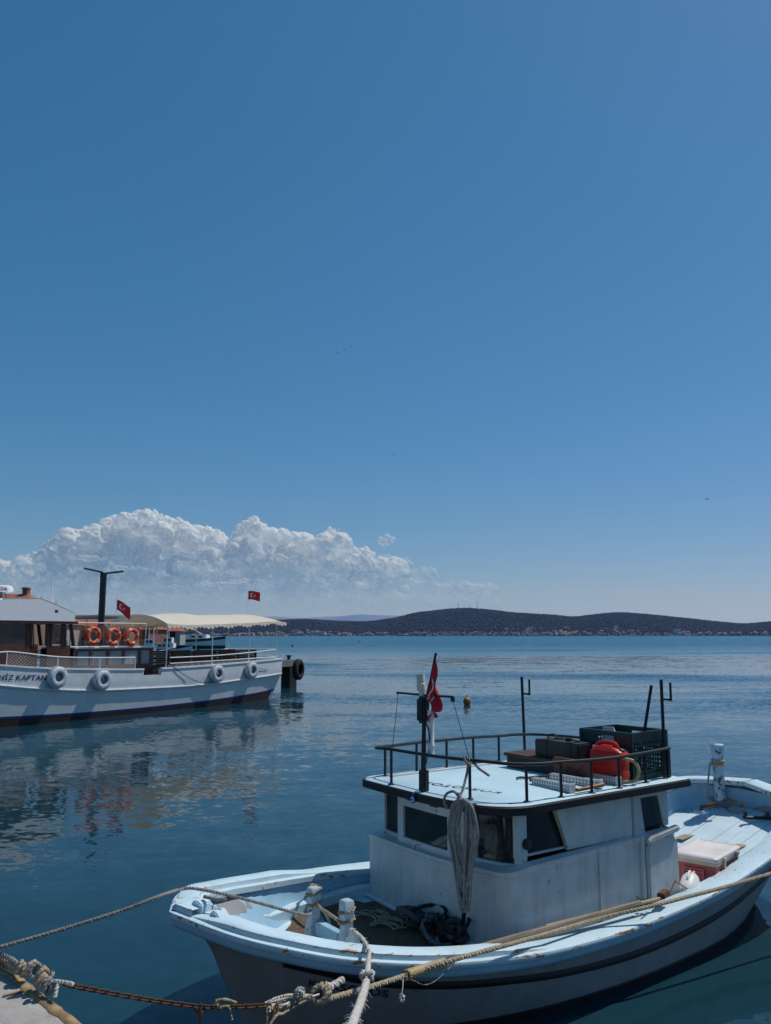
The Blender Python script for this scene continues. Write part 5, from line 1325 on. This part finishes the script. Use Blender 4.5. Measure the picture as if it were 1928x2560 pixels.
mb.add(vs_, tf); mb.build('radar_lettering', simple('red_lettering', (.35,.03,.05), .5, bump=0), rd, smooth=0)
sa = thing('saloon', None, None); sa.parent = tb_
ws = [(10.42,10.95),(9.62,10.28),(8.86,9.48),(8.05,8.75),(7.45,7.92)]
MB().bb(V(7.3,YN,1.45), V(11.15,YN+.05,1.88)).build('side_panel', M_mah, sa); MB().bb(V(7.3,YF-.05,1.45), V(11.15,YF,2.50)).build('far_panel', M_mah, sa)
MB().bb(V(7.3,YN,2.40), V(11.15,YN+.05,2.50)).build('top_panel', M_mah, sa)
xs_ = [7.3]+[x for w in reversed(ws) for x in w]+[11.15]
for i in range(0, len(xs_), 2): MB().bb(V(xs_[i],YN,1.881), V(xs_[i+1],YN+.05,2.399)).build('window_post', M_mah, sa)
for x0, x1 in ws:
    MB().bb(V(x0,YN+.02,1.88), V(x1,YN+.026,2.40)).build('window_pane', glass_pane('saloon_glass', (.05,.06,.07), .04, .10), sa)
    MB().grid(24, 3, lambda u, v, a=x0, b=x1: V(a+(b-a)*u, YN+.052+.014*math.sin(u*38), 1.88+.52*v)).build('curtain', M_curt, sa)
MB().bb(V(7.25,YN-.04,2.50), V(11.1,YF+.04,2.56)).build('saloon_roof', M_trail, sa, bevel=.01)
MB().bb(V(7.28,YN+.02,1.45), V(7.32,YF,2.50)).build('aft_bulkhead', M_mah2, sa)
for k in range(4): MB().bb(V(6.95,1.0,1.62+.17*k), V(7.2,1.55,1.65+.17*k)).build('stair_tread', M_trail if k > 0 else M_mah2, sa)
# rail and net above the saloon, carrying the life rings
ur = thing('upper_rail', None, None); ur.parent = tb_
MB().tube([V(11.25,.78,3.46), V(7.75,.78,3.46)], .02, 6).build('top_rail', M_trail, ur)
for x in (10.45,9.5,8.45,7.76): MB().tube([V(x,.78,2.56), V(x,.78,3.46)], .016, 6).build('stanchion', M_trail, ur)
net(ur, 7.8, 11.2, lambda x: 2.57, lambda x: 3.45, lambda x: .78, .13, simple('orange_net', (.40,.16,.08), .8), .004)
lr = None
M_or = simple('orange_ring', (.62,.075,.02), .45, .12, scale=5, bump=.1); M_tape = simple('reflective_tape', (.68,.62,.58), .4, .1, bump=0)
for i, (x, z, lab) in enumerate(((10.42,2.98,'orange life ring on the net, nearest the wheelhouse'), (9.48,2.94,'middle one of the three orange life rings'), (8.59,2.93,'orange life ring on the net, nearest the stern'))):
    M = TM @ TR(V(x, .66, z)) @ RX(R(90)) @ RZ(.2*i)
    if lr is None:
        lr = thing('life_ring', lab, 'life ring', M, 'life rings above the saloon')
        MB().torus(.27, .085, None, 40, 12).build('ring', M_or, lr)
        for k in range(4):
            a = R(45+90*k); vs_ = []; rows = []
            for j in range(4):
                b = a+R(-5+3.3*j); rows.append([Vector(((.27+.089*math.cos(c))*math.cos(b), (.27+.089*math.cos(c))*math.sin(b), .089*math.sin(c))) for c in [q*math.pi/6 for q in range(12)]])
            MB().loft(rows).build('tape_band', M_tape, lr)
        MB().tube(smooth_path([Vector((.37*math.cos(R(a)), .37*math.sin(R(a)), .02+.0*a)) for a in range(0, 361, 30)], .05), .009, 5).build('grab_line', M_or, lr)
    else:
        c = copy_tree(lr); c.matrix_world = M; c['label'] = lab
# benches under the canopy
def bench(x0, x1, y, lab):
    t = thing('slatted_bench', lab, 'bench', TM @ TR(V(x0, y, 1.44)), 'benches under the canopy'); ln = x1-x0
    for k in range(5): MB().bb((0,-.02-.015*k,.42+.095*k), (ln,.02-.015*k,.50+.095*k)).build('back_slat', M_mah2, t)
    for k in range(4): MB().bb((0,.06+.11*k,.38), (ln,.15+.11*k,.41)).build('seat_slat', M_mah2, t)
    for x in (.05, ln/2, ln-.05):
        MB().bb((x-.03,.02,0), (x+.03,.06,.42)).bb((x-.03,.40,0), (x+.03,.45,.38)).bb((x-.03,-.06,.40), (x+.03,.02,.88)).build('bench_frame', M_mah2, t)
    for xx in (ln*.25, ln*.7): MB().bb((xx-.25,.022,.63), (xx+.25,.03,.645)).build('pale_slat', M_ropey, t)
bench(.5, 3.2, XC+.75, 'dark slatted bench on the far side under the canopy, nearest the stern')
bench(3.4, 6.1, XC+.85, 'dark slatted bench on the far side under the canopy, nearest the saloon')
bench(.9, 3.4, XC-.95, 'dark slatted bench on the near side under the canopy, towards the stern')
bench(3.7, 6.3, XC-1.0, 'dark slatted bench on the near side under the canopy, towards the saloon')
# tyre fenders painted white
M_tyre_w = paint('white_painted_tyre', (.58,.63,.70), chipcol=(.05,.05,.06), chips=.10, streak=0, dirt=.2, cscale=7)
tyre_me = None
def tyre(M, lab, mat, R0=.235, r=.115, grp=None):
    t = thing('tyre_fender', lab, 'tyre', M, grp)
    prof = [(R0-r*.55,-r*.75),(R0-r*.72,-r*.80),(R0-r*.5,-r*.98),(R0+r*.3,-r*1.0),(R0+r*.8,-r*.75),(R0+r*1.0,-r*.45),(R0+r*1.02,0),(R0+r*1.0,r*.45),(R0+r*.8,r*.75),(R0+r*.3,r*1.0),(R0-r*.5,r*.98),(R0-r*.72,r*.80),(R0-r*.55,r*.75),(R0+r*.75,r*.55),(R0+r*.85,0),(R0+r*.75,-r*.55),(R0-r*.55,-r*.75)]
    MB().lathe(prof, 32, cap=False).build('tyre_carcass', mat, t, smooth=50)
    mb = MB()
    for k in range(32):
        a = 2*math.pi*k/32; mb.box((math.cos(a)*(R0+r*1.02), math.sin(a)*(R0+r*1.02), 0), (.012,.03,r*1.4), RZ(a).to_3x3())
    tag(mb.build('tread_blocks', mat, t, smooth=0), kind='stuff'); return t
for x, z, lab in ((2.27,1.44,'white painted tyre fender nearest the stern of the tour boat'), (4.54,1.37,'white painted tyre fender just aft of the boarding gap, second from the stern'), (10.61,1.38,'white painted tyre fender just forward of the boarding gap'), (12.52,1.56,'white painted tyre fender beside the name on the tour boat bow')):
    p = tp(x, z, -1, .15)
    M = TM @ TR(p) @ RX(R(-90)) @ RY(.04*math.sin(x*3))
    t = tyre(M, lab, M_tyre_w, .245, .125, 'tyre fenders along the tour boat')
    MB().tube([Vector((0, .0, .02)), Vector((0,-.30,.02)), Vector((0,-(tz(x)-z)-.0,.10))][1:], .009, 5).build('hanging_rope', M_ropeg, t)
# mooring warps on the side
t = thing('side_warp', 'dark rope drooping along the tour boat side from the boarding gap', 'mooring rope')
MB().rope([TM @ V(7.35,.02,2.05), TM @ V(7.0,-.04,1.75), TM @ V(6.3,-.06,1.35), TM @ V(5.6,-.07,1.08), TM @ V(5.1,-.08,1.02), TM @ tp(4.75,1.05,-1,.04)], .02, .06, 6).build('line', simple('dark_warp', (.05,.055,.07), .9), t)
t = thing('stern_warp', 'short dark rope between the sternmost tyre and the hull', 'mooring rope')
MB().rope([TM @ tp(2.0,1.62,-1,.03), TM @ tp(1.6,1.5,-1,.04), TM @ tp(1.1,1.42,-1,.03), TM @ tp(.95,1.42,-1,.02)], .016, .06, 6).build('line', simple('dark_warp2', (.05,.055,.07), .9), t)
# flags
def flying(M, w, h, lab, amp=.05, droop=.0, pole=1.3):
    t = thing('flag', lab, 'flag', M)
    flag_cloth(t, w, h, lambda u, v: Vector((w*u*(1-.05*u), amp*math.sin(u*7+v*1.5)*(.3+u), pole-h*v-droop*u*(1+.4*v)+.02*math.sin(u*5))), True, 20, 10)
    MB().tube([(-.01,0,0),(-.01,0,pole+.06)], .012, 6).build('flag_pole', M_trail, t)
    return t
import mathutils
d_ = RZ(math.radians(12))
flying(TR(TM @ V(.25,2.0,3.93)) @ RZ(.15), .60, .42, 'red flag with white crescent and star flying above the tour boat stern', .04, .05, 1.22)
p2 = flying(TR(TM @ V(8.25,2.0,3.82)) @ RZ(.1), .56, .40, 'drooping red flag flying near the street lamp, above the saloon', .06, .30, .62)
# ================================================================== PIER, STREET LAMP, DOLPHIN, OTHER BOATS, LAND ON THE LEFT
M_conc = simple('pier_concrete', (.24,.23,.21), .9, .3, scale=4, bump=.5, bscale=40)
M_wetc = simple('wet_dark_concrete', (.025,.024,.022), .7, .5, scale=5, bump=.5, bscale=30)
pe = Vector((-5.75, 50.3, 0)); pd = Vector((-.53, -.848, 0)).normalized(); pn = Vector((-.848, .53, 0)).normalized()
PM = Matrix(((pd.x, pn.x, 0, pe.x), (pd.y, pn.y, 0, pe.y), (0,0,1,0), (0,0,0,1)))
t = thing('concrete_pier', 'narrow concrete pier behind the tour boat with a dark pile at its end', 'pier', PM)
MB().bb((-.3,-.35,1.15),(34,1.6,1.55)).build('pier_deck', M_conc, t, bevel=.02)
for k in range(8):
    x = 0 if k == 0 else k*4.2
    MB().bb((x-.34,-.33,-1),(x+.34,.34,1.15)).build('pile', M_wetc, t, bevel=.02)
MB().lathe([(.14,0),(.10,.05),(.09,.16),(.17,.20),(.17,.26),(.0,.28)], 14, TR((.05,.0,1.55))).build('bollard', M_iron, t)
M_tyre = simple('black_rubber', (.014,.014,.015), .8, .4, scale=9, bump=.4)
tp_ = at(746, 1674, 49.4)
tyre(TR(tp_) @ RZ(-.35) @ RY(R(90)) @ RX(.0), 'black tyre hanging on the pile at the end of the pier', M_tyre, .42, .17)
# street lamp on the pier
lp = at(253, 1560, 38.6); lp.z = 1.5
t = thing('street_lamp', 'dark street lamp with two slanting arms behind the tour boat', 'street lamp', TR(lp) @ RZ(.12))
M_ant = simple('anthracite_metal', (.022,.028,.036), .45, .2, bump=0)
MB().bb((-.13,-.10,0),(.13,.10,4.30)).build('lamp_post', M_ant, t, bevel=.01)
for s, zz, tl in ((-1, .06, .21), (1, -.03, .13)):
    a = MB().box((s*.46, 0, 4.32+.10+zz), (.88, .15, .075), RY(-s*tl).to_3x3()); a.build('lamp_arm', M_ant, t, bevel=.008)
    MB().box((s*.62, 0, 4.395+.045+zz-.012), (.40, .11, .02), RY(-s*tl).to_3x3()).build('lamp_glass', simple('lamp_lens', (.4,.4,.38), .3), t)
MB().bb((-.135,-.11,4.25),(.135,.11,4.37)).build('lamp_collar', M_ant, t, bevel=.01)
# far moored boats -------------------------------------------------
M_bw = simple('far_white_hull', (.62,.65,.68), .5, .1, bump=0); M_bb = simple('far_black_hull', (.012,.014,.02), .4, .3, bump=0); M_bwood = simple('far_wood', (.12,.06,.035), .6, bump=0); M_dkw = simple('far_window', (.015,.02,.03), .2, bump=0)
def hullmesh(Lh, B, h0, h1, ny=1): 
    rows = []
    for k in range(17):
        s = k/16; x = s*Lh; b = B*(1-abs(2*s-.9)**2.6 if s > .45 else .75+.25*(s/.45)**.7); b = max(.02, b*(1 if s < .98 else .3)); zt = h0+(h1-h0)*abs(s-.35)**2*2.2
        rows.append([Vector((x, -b*.75, -.3)), Vector((x, -b*.92, zt*.4)), Vector((x, -b, zt)), Vector((x, b, zt)), Vector((x, b*.92, zt*.4)), Vector((x, b*.75, -.3))])
    return rows
def gulet():
    o = at(388, 1622, 190); o.z = 0
    t = thing('moored_gulet', 'long black and white wooden gulet with bowsprit moored beyond the pier', 'boat', TR(o) @ RZ(-.12) @ Matrix.Scale(1.28, 4))
    Lh = 12.8; rows = hullmesh(Lh, 1.9, 1.55, 2.2)
    MB().loft(rows).build('hull', M_bw, t, smooth=40)
    band = [[r[2]+Vector((0,-.03,.02)), r[2]+Vector((0,-.05,-.42))] for r in rows]; MB().loft(band, closed_ring=False).build('black_sheer_band', M_bb, t)
    band = [[Vector((r[0].x, r[0].y-.06, -.28)), Vector((r[1].x, r[1].y*1.02-.03, .55))] for r in rows]; MB().loft(band, closed_ring=False).build('black_bottom_band', M_bb, t)
    MB().tube([(Lh-.6,0,2.25),(Lh+3.4,0,3.1)], [.10,.05], 7).build('bowsprit', M_bwood, t)
    MB().bb((4.6,-1.1,1.6),(9.6,1.1,2.45)).build('deckhouse', M_bw, t, bevel=.1)
    for x in (6.9,8.2): MB().bb((x,-1.13,1.9),(x+.7,-1.11,2.25)).build('window', M_dkw, t)
    MB().bb((-.2,-1.5,3.3),(7.0,1.5,3.42)).build('awning', simple('grey_awning', (.45,.45,.44), .8, bump=0), t, bevel=.03)
    for x in (0,2.3,4.6,6.8):
        for y in (-1.4,1.4): MB().tube([(x,y,1.5),(x,y,3.32)], .05, 5).build('awning_post', M_bwood, t)
    MB().tube([(6.9,0,3.4),(8.6,0,2.4)], .06, 5).build('awning_strut', M_bw, t)
    for i, (x, y) in enumerate(((1.2,.3),(3.4,-.4))): MB().ball((x,y,2.3), .55, 10, 7, (1.3,1,.7)).build('covered_dinghy', M_bw, t)
    for y in (-1.5, 1.5): MB().bb((.2,y-.03,1.6),(5,y+.03,2.0)).build('bulwark', M_bb, t)
gulet()
def launch(px, py, D, sc, lab, name='moored_boat', rz=0, cabin=True):
    o = at(px, py, D); o.z = 0
    t = thing(name, lab, 'boat', TR(o) @ RZ(rz) @ Matrix.Scale(sc, 4))
    rows = hullmesh(7, 1.15, .8, 1.5); MB().loft(rows).build('hull', M_bw, t, smooth=40)
    MB().loft([[r[2]+Vector((0,-.02,.0)), r[2]+Vector((0,-.03,-.14))] for r in rows], closed_ring=False).build('blue_band', M_navyp, t)
    if cabin:
        MB().bb((1.4,-.8,.8),(4.4,.8,1.7)).build('cabin', M_bw, t, bevel=.06)
        MB().bb((2.9,-.7,1.7),(4.1,.7,2.5)).build('wheelhouse', M_bw, t, bevel=.05)
        for x in (1.6,2.2,2.8,3.4): MB().bb((x,-.82,1.2),(x+.4,-.80,1.5)).build('window', M_dkw, t)
        for x in (3.0,3.55): MB().bb((x,-.72,2.0),(x+.4,-.70,2.35)).build('window', M_dkw, t)
        MB().tube([(3.5,0,2.5),(3.5,0,4.4)], .04, 5).build('mast', M_bw, t)
launch(362, 1622, 130, 1.05, 'small white fishing boat with blue windows moored left of the gulet')
launch(405, 1628, 118, .75, 'low open white boat moored in front of the gulet', rz=.1, cabin=False)
launch(300, 1630, 108, 1.0, 'white launch moored behind the saloon of the tour boat', rz=.3)
launch(60, 1632, 85, 1.0, 'white launch seen through the wheelhouse windows', rz=.4)
launch(-40, 1634, 78, 1.0, 'white launch moored at the far left behind the wheelhouse', rz=.2)
# white awning boat right behind the lamp post
o = at(190, 1640, 58); o.z = 0
t = thing('awning_boat', 'boat with a flat white awning behind the street lamp', 'boat', TR(o) @ RZ(-.9))
MB().loft(hullmesh(11, 1.8, 1.2, 1.9)).build('hull', M_bw, t, smooth=40)
MB().bb((.5,-1.7,4.08),(9.5,1.7,4.22)).build('awning', simple('white_awning', (.70,.67,.60), .85, bump=0), t, bevel=.04)
for x in (.6,3.5,6.5,9.3):
    for y in (-1.6,1.6): MB().tube([(x,y,1.1),(x,y,4.1)], .04, 5).build('awning_post', M_bw, t)
MB().bb((2,-1.2,1.0),(8,1.2,2.3)).build('deckhouse', M_bwood, t, bevel=.05)
# land on the left with red roofed houses (mostly hidden behind the tour boat)
m, nt, bs = new_mat('town_ground'); nt.links.new(mixc(nt, ramp(nt, noise_(nt, coords(nt), .3, 4), .3, .7), (.16,.15,.13), (.24,.22,.19)), bs.inputs['Base Color']); bs.inputs['Roughness'].default_value = .95
tag(MB().prism([(-140,95),(-60,95),(-42,112),(-44,150),(-60,260),(-160,300)], -2, 1.3).build('shore_land', m, smooth=0), None, None, kind='structure')
M_tile, ntt, bst = new_mat('red_roof_tiles'); _w = nd(ntt, 'ShaderNodeTexWave'); _w.inputs['Scale'].default_value = 3.0; ntt.links.new(coords(ntt), _w.inputs[0])
ntt.links.new(mixc(ntt, ramp(ntt, noise_(ntt, coords(ntt), 1.5, 5), .3, .7), (.26,.075,.035), (.40,.14,.07)), bst.inputs['Base Color']); bst.inputs['Roughness'].default_value = .9; bump_(ntt, bst, _w.outputs[1], .5, .05)
M_pl = simple('ochre_plaster', (.26,.17,.12), .9, .15, scale=1); M_pl2 = simple('white_plaster', (.36,.33,.30), .9, .12, scale=1); M_brk = simple('red_stone', (.24,.10,.07), .9, .3, scale=2)
def house(p, w, d, h, rh, rz, lab, wall, chim=True):
    t = thing('town_house', lab, 'house', TR(p) @ RZ(rz), 'red roofed houses on the left shore')
    MB().bb((-w/2,-d/2,0),(w/2,d/2,h)).build('wall', wall, t)
    o = .35; rf = MB(); rf.add([(-w/2-o,-d/2-o,h),(w/2+o,-d/2-o,h),(w/2+o,d/2+o,h),(-w/2-o,d/2+o,h),(-w/2+d*.35,0,h+rh),(w/2-d*.35,0,h+rh)], [(0,1,5,4),(2,3,4,5),(1,2,5),(3,0,4),(3,2,1,0)])
    r_ = rf.build('roof', M_tile, t, smooth=0)
    if chim: MB().bb((w*.2,-.35,h+rh*.3),(w*.2+.6,.35,h+rh+.7)).bb((w*.2-.08,-.43,h+rh+.55),(w*.2+.68,.43,h+rh+.75)).build('chimney', M_brk, r_)
    n = max(2, int(w/2.6))
    for fl in range(max(1, int(h/3))):
        for k in range(n):
            x = -w/2+w*(k+.5)/n; wn_ = MB().bb((x-.5,-d/2-.04,fl*3+1.0),(x+.5,-d/2+.02,fl*3+2.4)).build('window', M_dkw, t)
            MB().bb((x-.6,-d/2-.10,fl*3+.9),(x+.6,-d/2-.0,fl*3+.98)).build('sill', M_pl2, wn_)
house(at(10, 1570, 100)*1 , 11, 8, 4.6, 2.0, -.1, 'house at the far left whose red tiled roof and chimney show above the wheelhouse', M_pl)
bpy.data.objects['town_house'].location.z = 1.3
for px, D, w, h, lab, wl in ((120,118,9,3.1,'red roofed house seen through the wheelhouse, left of the saloon',M_pl2),(205,125,10,3.2,'red roofed stone house behind the first life ring',M_brk),(265,122,8,3.0,'red roofed house behind the middle life ring',M_pl),(330,135,9,2.6,'red roofed house behind the canopy front edge',M_brk),(400,150,8,2.4,'red roofed house below the front of the canopy',M_pl2)):
    p = at(px, 1600, D); p.z = 1.3; house(p, w, 7, h, 1.5, rnd.uniform(-.3,.3), lab, wl, False)

# ---- buoys
def buoy(px, py, sc, lab, col, r=.17):
    p = atz(px, py, 0); t = thing('mooring_buoy', lab, 'buoy', TR((p.x, p.y, 0)))
    mc_ = simple('buoy_paint', col, .5, .4, scale=8)
    MB().ball((0,0,.14*sc), r*sc, 16, 10, (1,1,1.15)).build('float', mc_, t); MB().torus(.04*sc, .012*sc, TR((0,0,.36*sc)) @ RX(R(90)), 12, 6).build('ring', M_iron, t)
buoy(1168, 1762, 1, 'weathered orange buoy floating right of the red flag', (.42,.17,.03))
for px, py, lab in ((731,1617,'tiny dark buoy beyond the end of the pier'), (806,1604,'tiny dark buoy far out left of the mast'), (898,1606,'tiny dark buoy far out in the middle of the bay'), (930,1615,'tiny pale buoy far out in front of the town')):
    buoy(px, py, 1.6, lab, (.5,.5,.48) if 'pale' in lab else (.05,.04,.04))
# ---- gulls
def gull(px, py, D, rz, up, lab, sc=1):
    p = at(px, py, D); t = thing('gull', lab, 'bird', TR(p) @ RZ(rz) @ RY(.1) @ Matrix.Scale(sc, 4), 'gulls in the sky')
    m_ = simple('gull_grey', (.28,.30,.34), .8, bump=0)
    mb = MB().ball((0,0,0), .09, 10, 8, (2.6,1,.9)); mb.add([(-.2,-.04,0),(-.2,.04,0),(-.38,.08,0),(-.38,-.08,0)], [(0,1,2,3)])
    for s in (-1, 1):
        rows = [[Vector((.10,s*.05,.02)), Vector((-.10,s*.05,.02))], [Vector((.12,s*.32,.02+.14*up)), Vector((-.06,s*.32,.02+.14*up))], [Vector((.0,s*.66,.02+.10*up)), Vector((-.08,s*.64,.02+.10*up))]]
        mb.loft(rows, closed_ring=False)
    mb.build('gull_body', m_, t)
gull(1768, 1248, 150, .5, 1.2, 'gull gliding low in the sky at far right'); gull(985, 1138, 170, 1.7, 3.2, 'gull with raised wings in the middle of the sky')
gull(878, 866, 260, .6, 1, 'rightmost of three tiny gulls high above the cloud'); gull(861, 873, 280, 1.2, 2, 'middle one of three tiny gulls high above the cloud'); gull(844, 881, 270, .5, 1, 'leftmost of three tiny gulls high above the cloud')

# ================================================================== FAR TOWN
def town():
    r6 = random.Random(33)
    walls = [simple('far_wall_%d' % i, c, .9, .1, scale=.1, bump=0) for i, c in enumerate(((.50,.48,.47),(.42,.37,.33),(.32,.25,.22),(.55,.55,.57),(.34,.33,.33)))]
    roofs = [simple('far_roof_%d' % i, c, .9, .2, scale=.1, bump=0) for i, c in enumerate(((.22,.13,.10),(.18,.115,.10),(.25,.17,.13),(.27,.27,.28)))]
    WN = ['white','sandy','brown','pale','grey']; RN = ['red','dark red','orange','grey']
    protos = {}; used = {}
    def proto(wi, ri, st):
        k = (wi, ri, st)
        if k not in protos:
            w, d, h = 11, 9, 3.2*st; mb = MB(); mb.bb((-w/2,-d/2,-4),(w/2,d/2,h)); nwall = len(mb.f)
            flat = ri == 3; rh = .5 if flat else 2.6
            mb.add([(-w/2-.5,-d/2-.5,h+.01),(w/2+.5,-d/2-.5,h+.01),(w/2+.5,d/2+.5,h+.01),(-w/2-.5,d/2+.5,h+.01),(-w/2+(0 if flat else 3),-.2,h+rh),(w/2-(0 if flat else 3),.2,h+rh)], [(0,1,5,4),(2,3,4,5),(1,2,5),(3,0,4)]); nr_ = len(mb.f)
            for f_ in range(st):
                for x in (-3.6,0,3.6): mb.add([(x-.8,-d/2-.05,f_*3.2+.9),(x+.8,-d/2-.05,f_*3.2+.9),(x+.8,-d/2-.05,f_*3.2+2.4),(x-.8,-d/2-.05,f_*3.2+2.4)], [(0,1,2,3)])
            me = bpy.data.meshes.new('far_house'); me.from_pydata(mb.v, [], mb.f)
            for m_ in (walls[wi], roofs[ri], M_dkw): me.materials.append(m_)
            for i, p in enumerate(me.polygons): p.material_index = 0 if i < nwall else 1 if i < nr_ else 2
            protos[k] = me
        return protos[k]
    def put(px, t, st=None, wi=None, ri=None, sc=None, lab=None):
        u = (px-964)/F; p = terr(u, t); wi = r6.randrange(5) if wi is None else wi; ri = r6.choice((0,0,1,2,2,3)) if ri is None else ri; st = st or r6.choice((1,2,2,3))
        o = link('far_house', proto(wi, ri, st)); s = sc or r6.uniform(.8, 1.3)
        o.matrix_world = TR(p) @ RZ(r6.uniform(-.6,.6)) @ Matrix.Scale(s, 4)
        zone = 'at the town edge behind the canopy' if px < 560 else 'behind the stern end of the canopy' if px < 700 else 'right of the tour boat stern' if px < 790 else 'in the middle of the dense town' if px < 880 else 'left of the boat flag' if px < 980 else 'where the wooded hill begins' if px < 1080 else 'below the hilltop masts' if px < 1240 else 'in the village, left end' if px < 1360 else 'in the middle of the village' if px < 1480 else 'in the village, right end' if px < 1600 else 'left of the large pale block' if px < 1690 else 'right of the large pale block' if px < 1800 else 'at the far right shore'
        row = 'waterfront' if t < .06 else 'second row' if t < .13 else 'hillside'
        lb = lab or '%s %d-storey %s house, %s roof, %s' % (WN[wi], st, row, RN[ri], zone); used[lb] = used.get(lb, 0)+1
        if used[lb] > 1: lb = lb.replace('house,', 'house, %s,' % ('further right', 'rightmost', 'last one')[min(used[lb]-2, 2)]) if not lab else lab
        tag(o, lb, 'house', 'houses across the bay')
    for i in range(118): put(r6.triangular(430, 1060, 760), .02+.22*r6.random()**1.6)
    for i in range(12): put(r6.uniform(1060, 1240), .02+.10*r6.random())
    for i in range(92): put(r6.triangular(1240, 1640, 1420), .02+.34*r6.random()**1.5)
    for i in range(40): put(r6.uniform(1640, 1930), .02+.20*r6.random()**1.4)
    put(1685, .16, 3, 3, 3, 1.9, 'large pale block standing out on the right-hand shore across the bay')
    put(1712, .10, 3, 0, 0, 1.3, 'white house with red roof right beside the large pale block across the bay')
    for k in range(5): put(782+k*7, .03, 3, 3, 3, 1.5, None)
    # boats and masts along the far waterline
    PXB = sorted(r6.choice((r6.uniform(1000,1200), r6.uniform(1500,1600), r6.uniform(700,1000), r6.uniform(1680,1750))) for i in range(34)); cnt = {}
    for px in PXB:
        p = at(px, 1590, 3010+r6.uniform(-60,60)); p.z = 0; mb = MB()
        L_ = r6.uniform(7,13); rows = [[Vector((L_*(s-.5), y*b, z)) for y, z in ((-1,0),(-1.1,1.3),(1.1,1.3),(1,0))] for s, b in ((0,1.2),(.4,1.5),(.8,1.0),(1,.1))]
        mb.loft(rows); mb.bb((-L_*.2,-.9,1.3),(L_*.15,.9,2.4)); mb.tube([(0,0,1.2),(0,0,r6.uniform(5,13))], .14, 4)
        o = mb.build('far_boat', M_bw, None, TR(p) @ RZ(r6.uniform(-1,1)), smooth=0)
        zone = 'below the hilltop masts' if 1080 < px < 1200 else 'below the left slope of the hill' if 1000 < px <= 1080 else 'off the right end of the village' if 1200 < px < 1650 else 'off the large pale block' if px > 1650 else 'off the town, right of the canopy' if px < 850 else 'off the town, left of the flag'
        cnt[zone] = cnt.get(zone, 0)+1; od = ('leftmost','second','third','fourth','fifth','sixth','seventh','eighth','ninth','tenth','eleventh','twelfth')[cnt[zone]-1]
        tag(o, '%s tiny white boat from the left, %s' % (od, zone) if cnt[zone] > 1 else 'leftmost tiny white boat on the far waterline '+zone, 'boat', 'boats along the far shore')
    # transmitter masts on the summit
    for px, top, lab in ((1146,1507,'leftmost of the transmitter masts on the hilltop'),(1167,1519,'shortest transmitter mast on the hilltop'),(1174,1511,'third transmitter mast on the hilltop from the left'),(1192,1503,'tallest and rightmost transmitter mast on the hilltop')):
        u = (px-964)/F; p = terr(u, .97); h = at(px, top, p.y).z-p.z; t = thing('transmitter_mast', lab, 'mast', TR(p), 'transmitter masts on the hilltop'); mb = MB()
        for k in range(3):
            a = k*2.094; mb.tube([(2*math.cos(a),2*math.sin(a),-2),(.4*math.cos(a),.4*math.sin(a),h)], .28, 4)
        lt = mb.build('mast_legs', simple('mast_steel', (.10,.09,.09), .7, bump=0), t)
        mb = MB(); n = 12
        for j in range(n):
            for k in range(3):
                a, b = k*2.094, (k+1)*2.094; z0, z1 = h*j/n, h*(j+1)/n; r0, r1 = 2-1.6*j/n, 2-1.6*(j+1)/n
                mb.tube([(r0*math.cos(a),r0*math.sin(a),z0),(r1*math.cos(b),r1*math.sin(b),z1)], .14, 3)
        tag(mb.build('lattice_bracing', lt.data.materials[0], t, smooth=0), kind='stuff')
town()
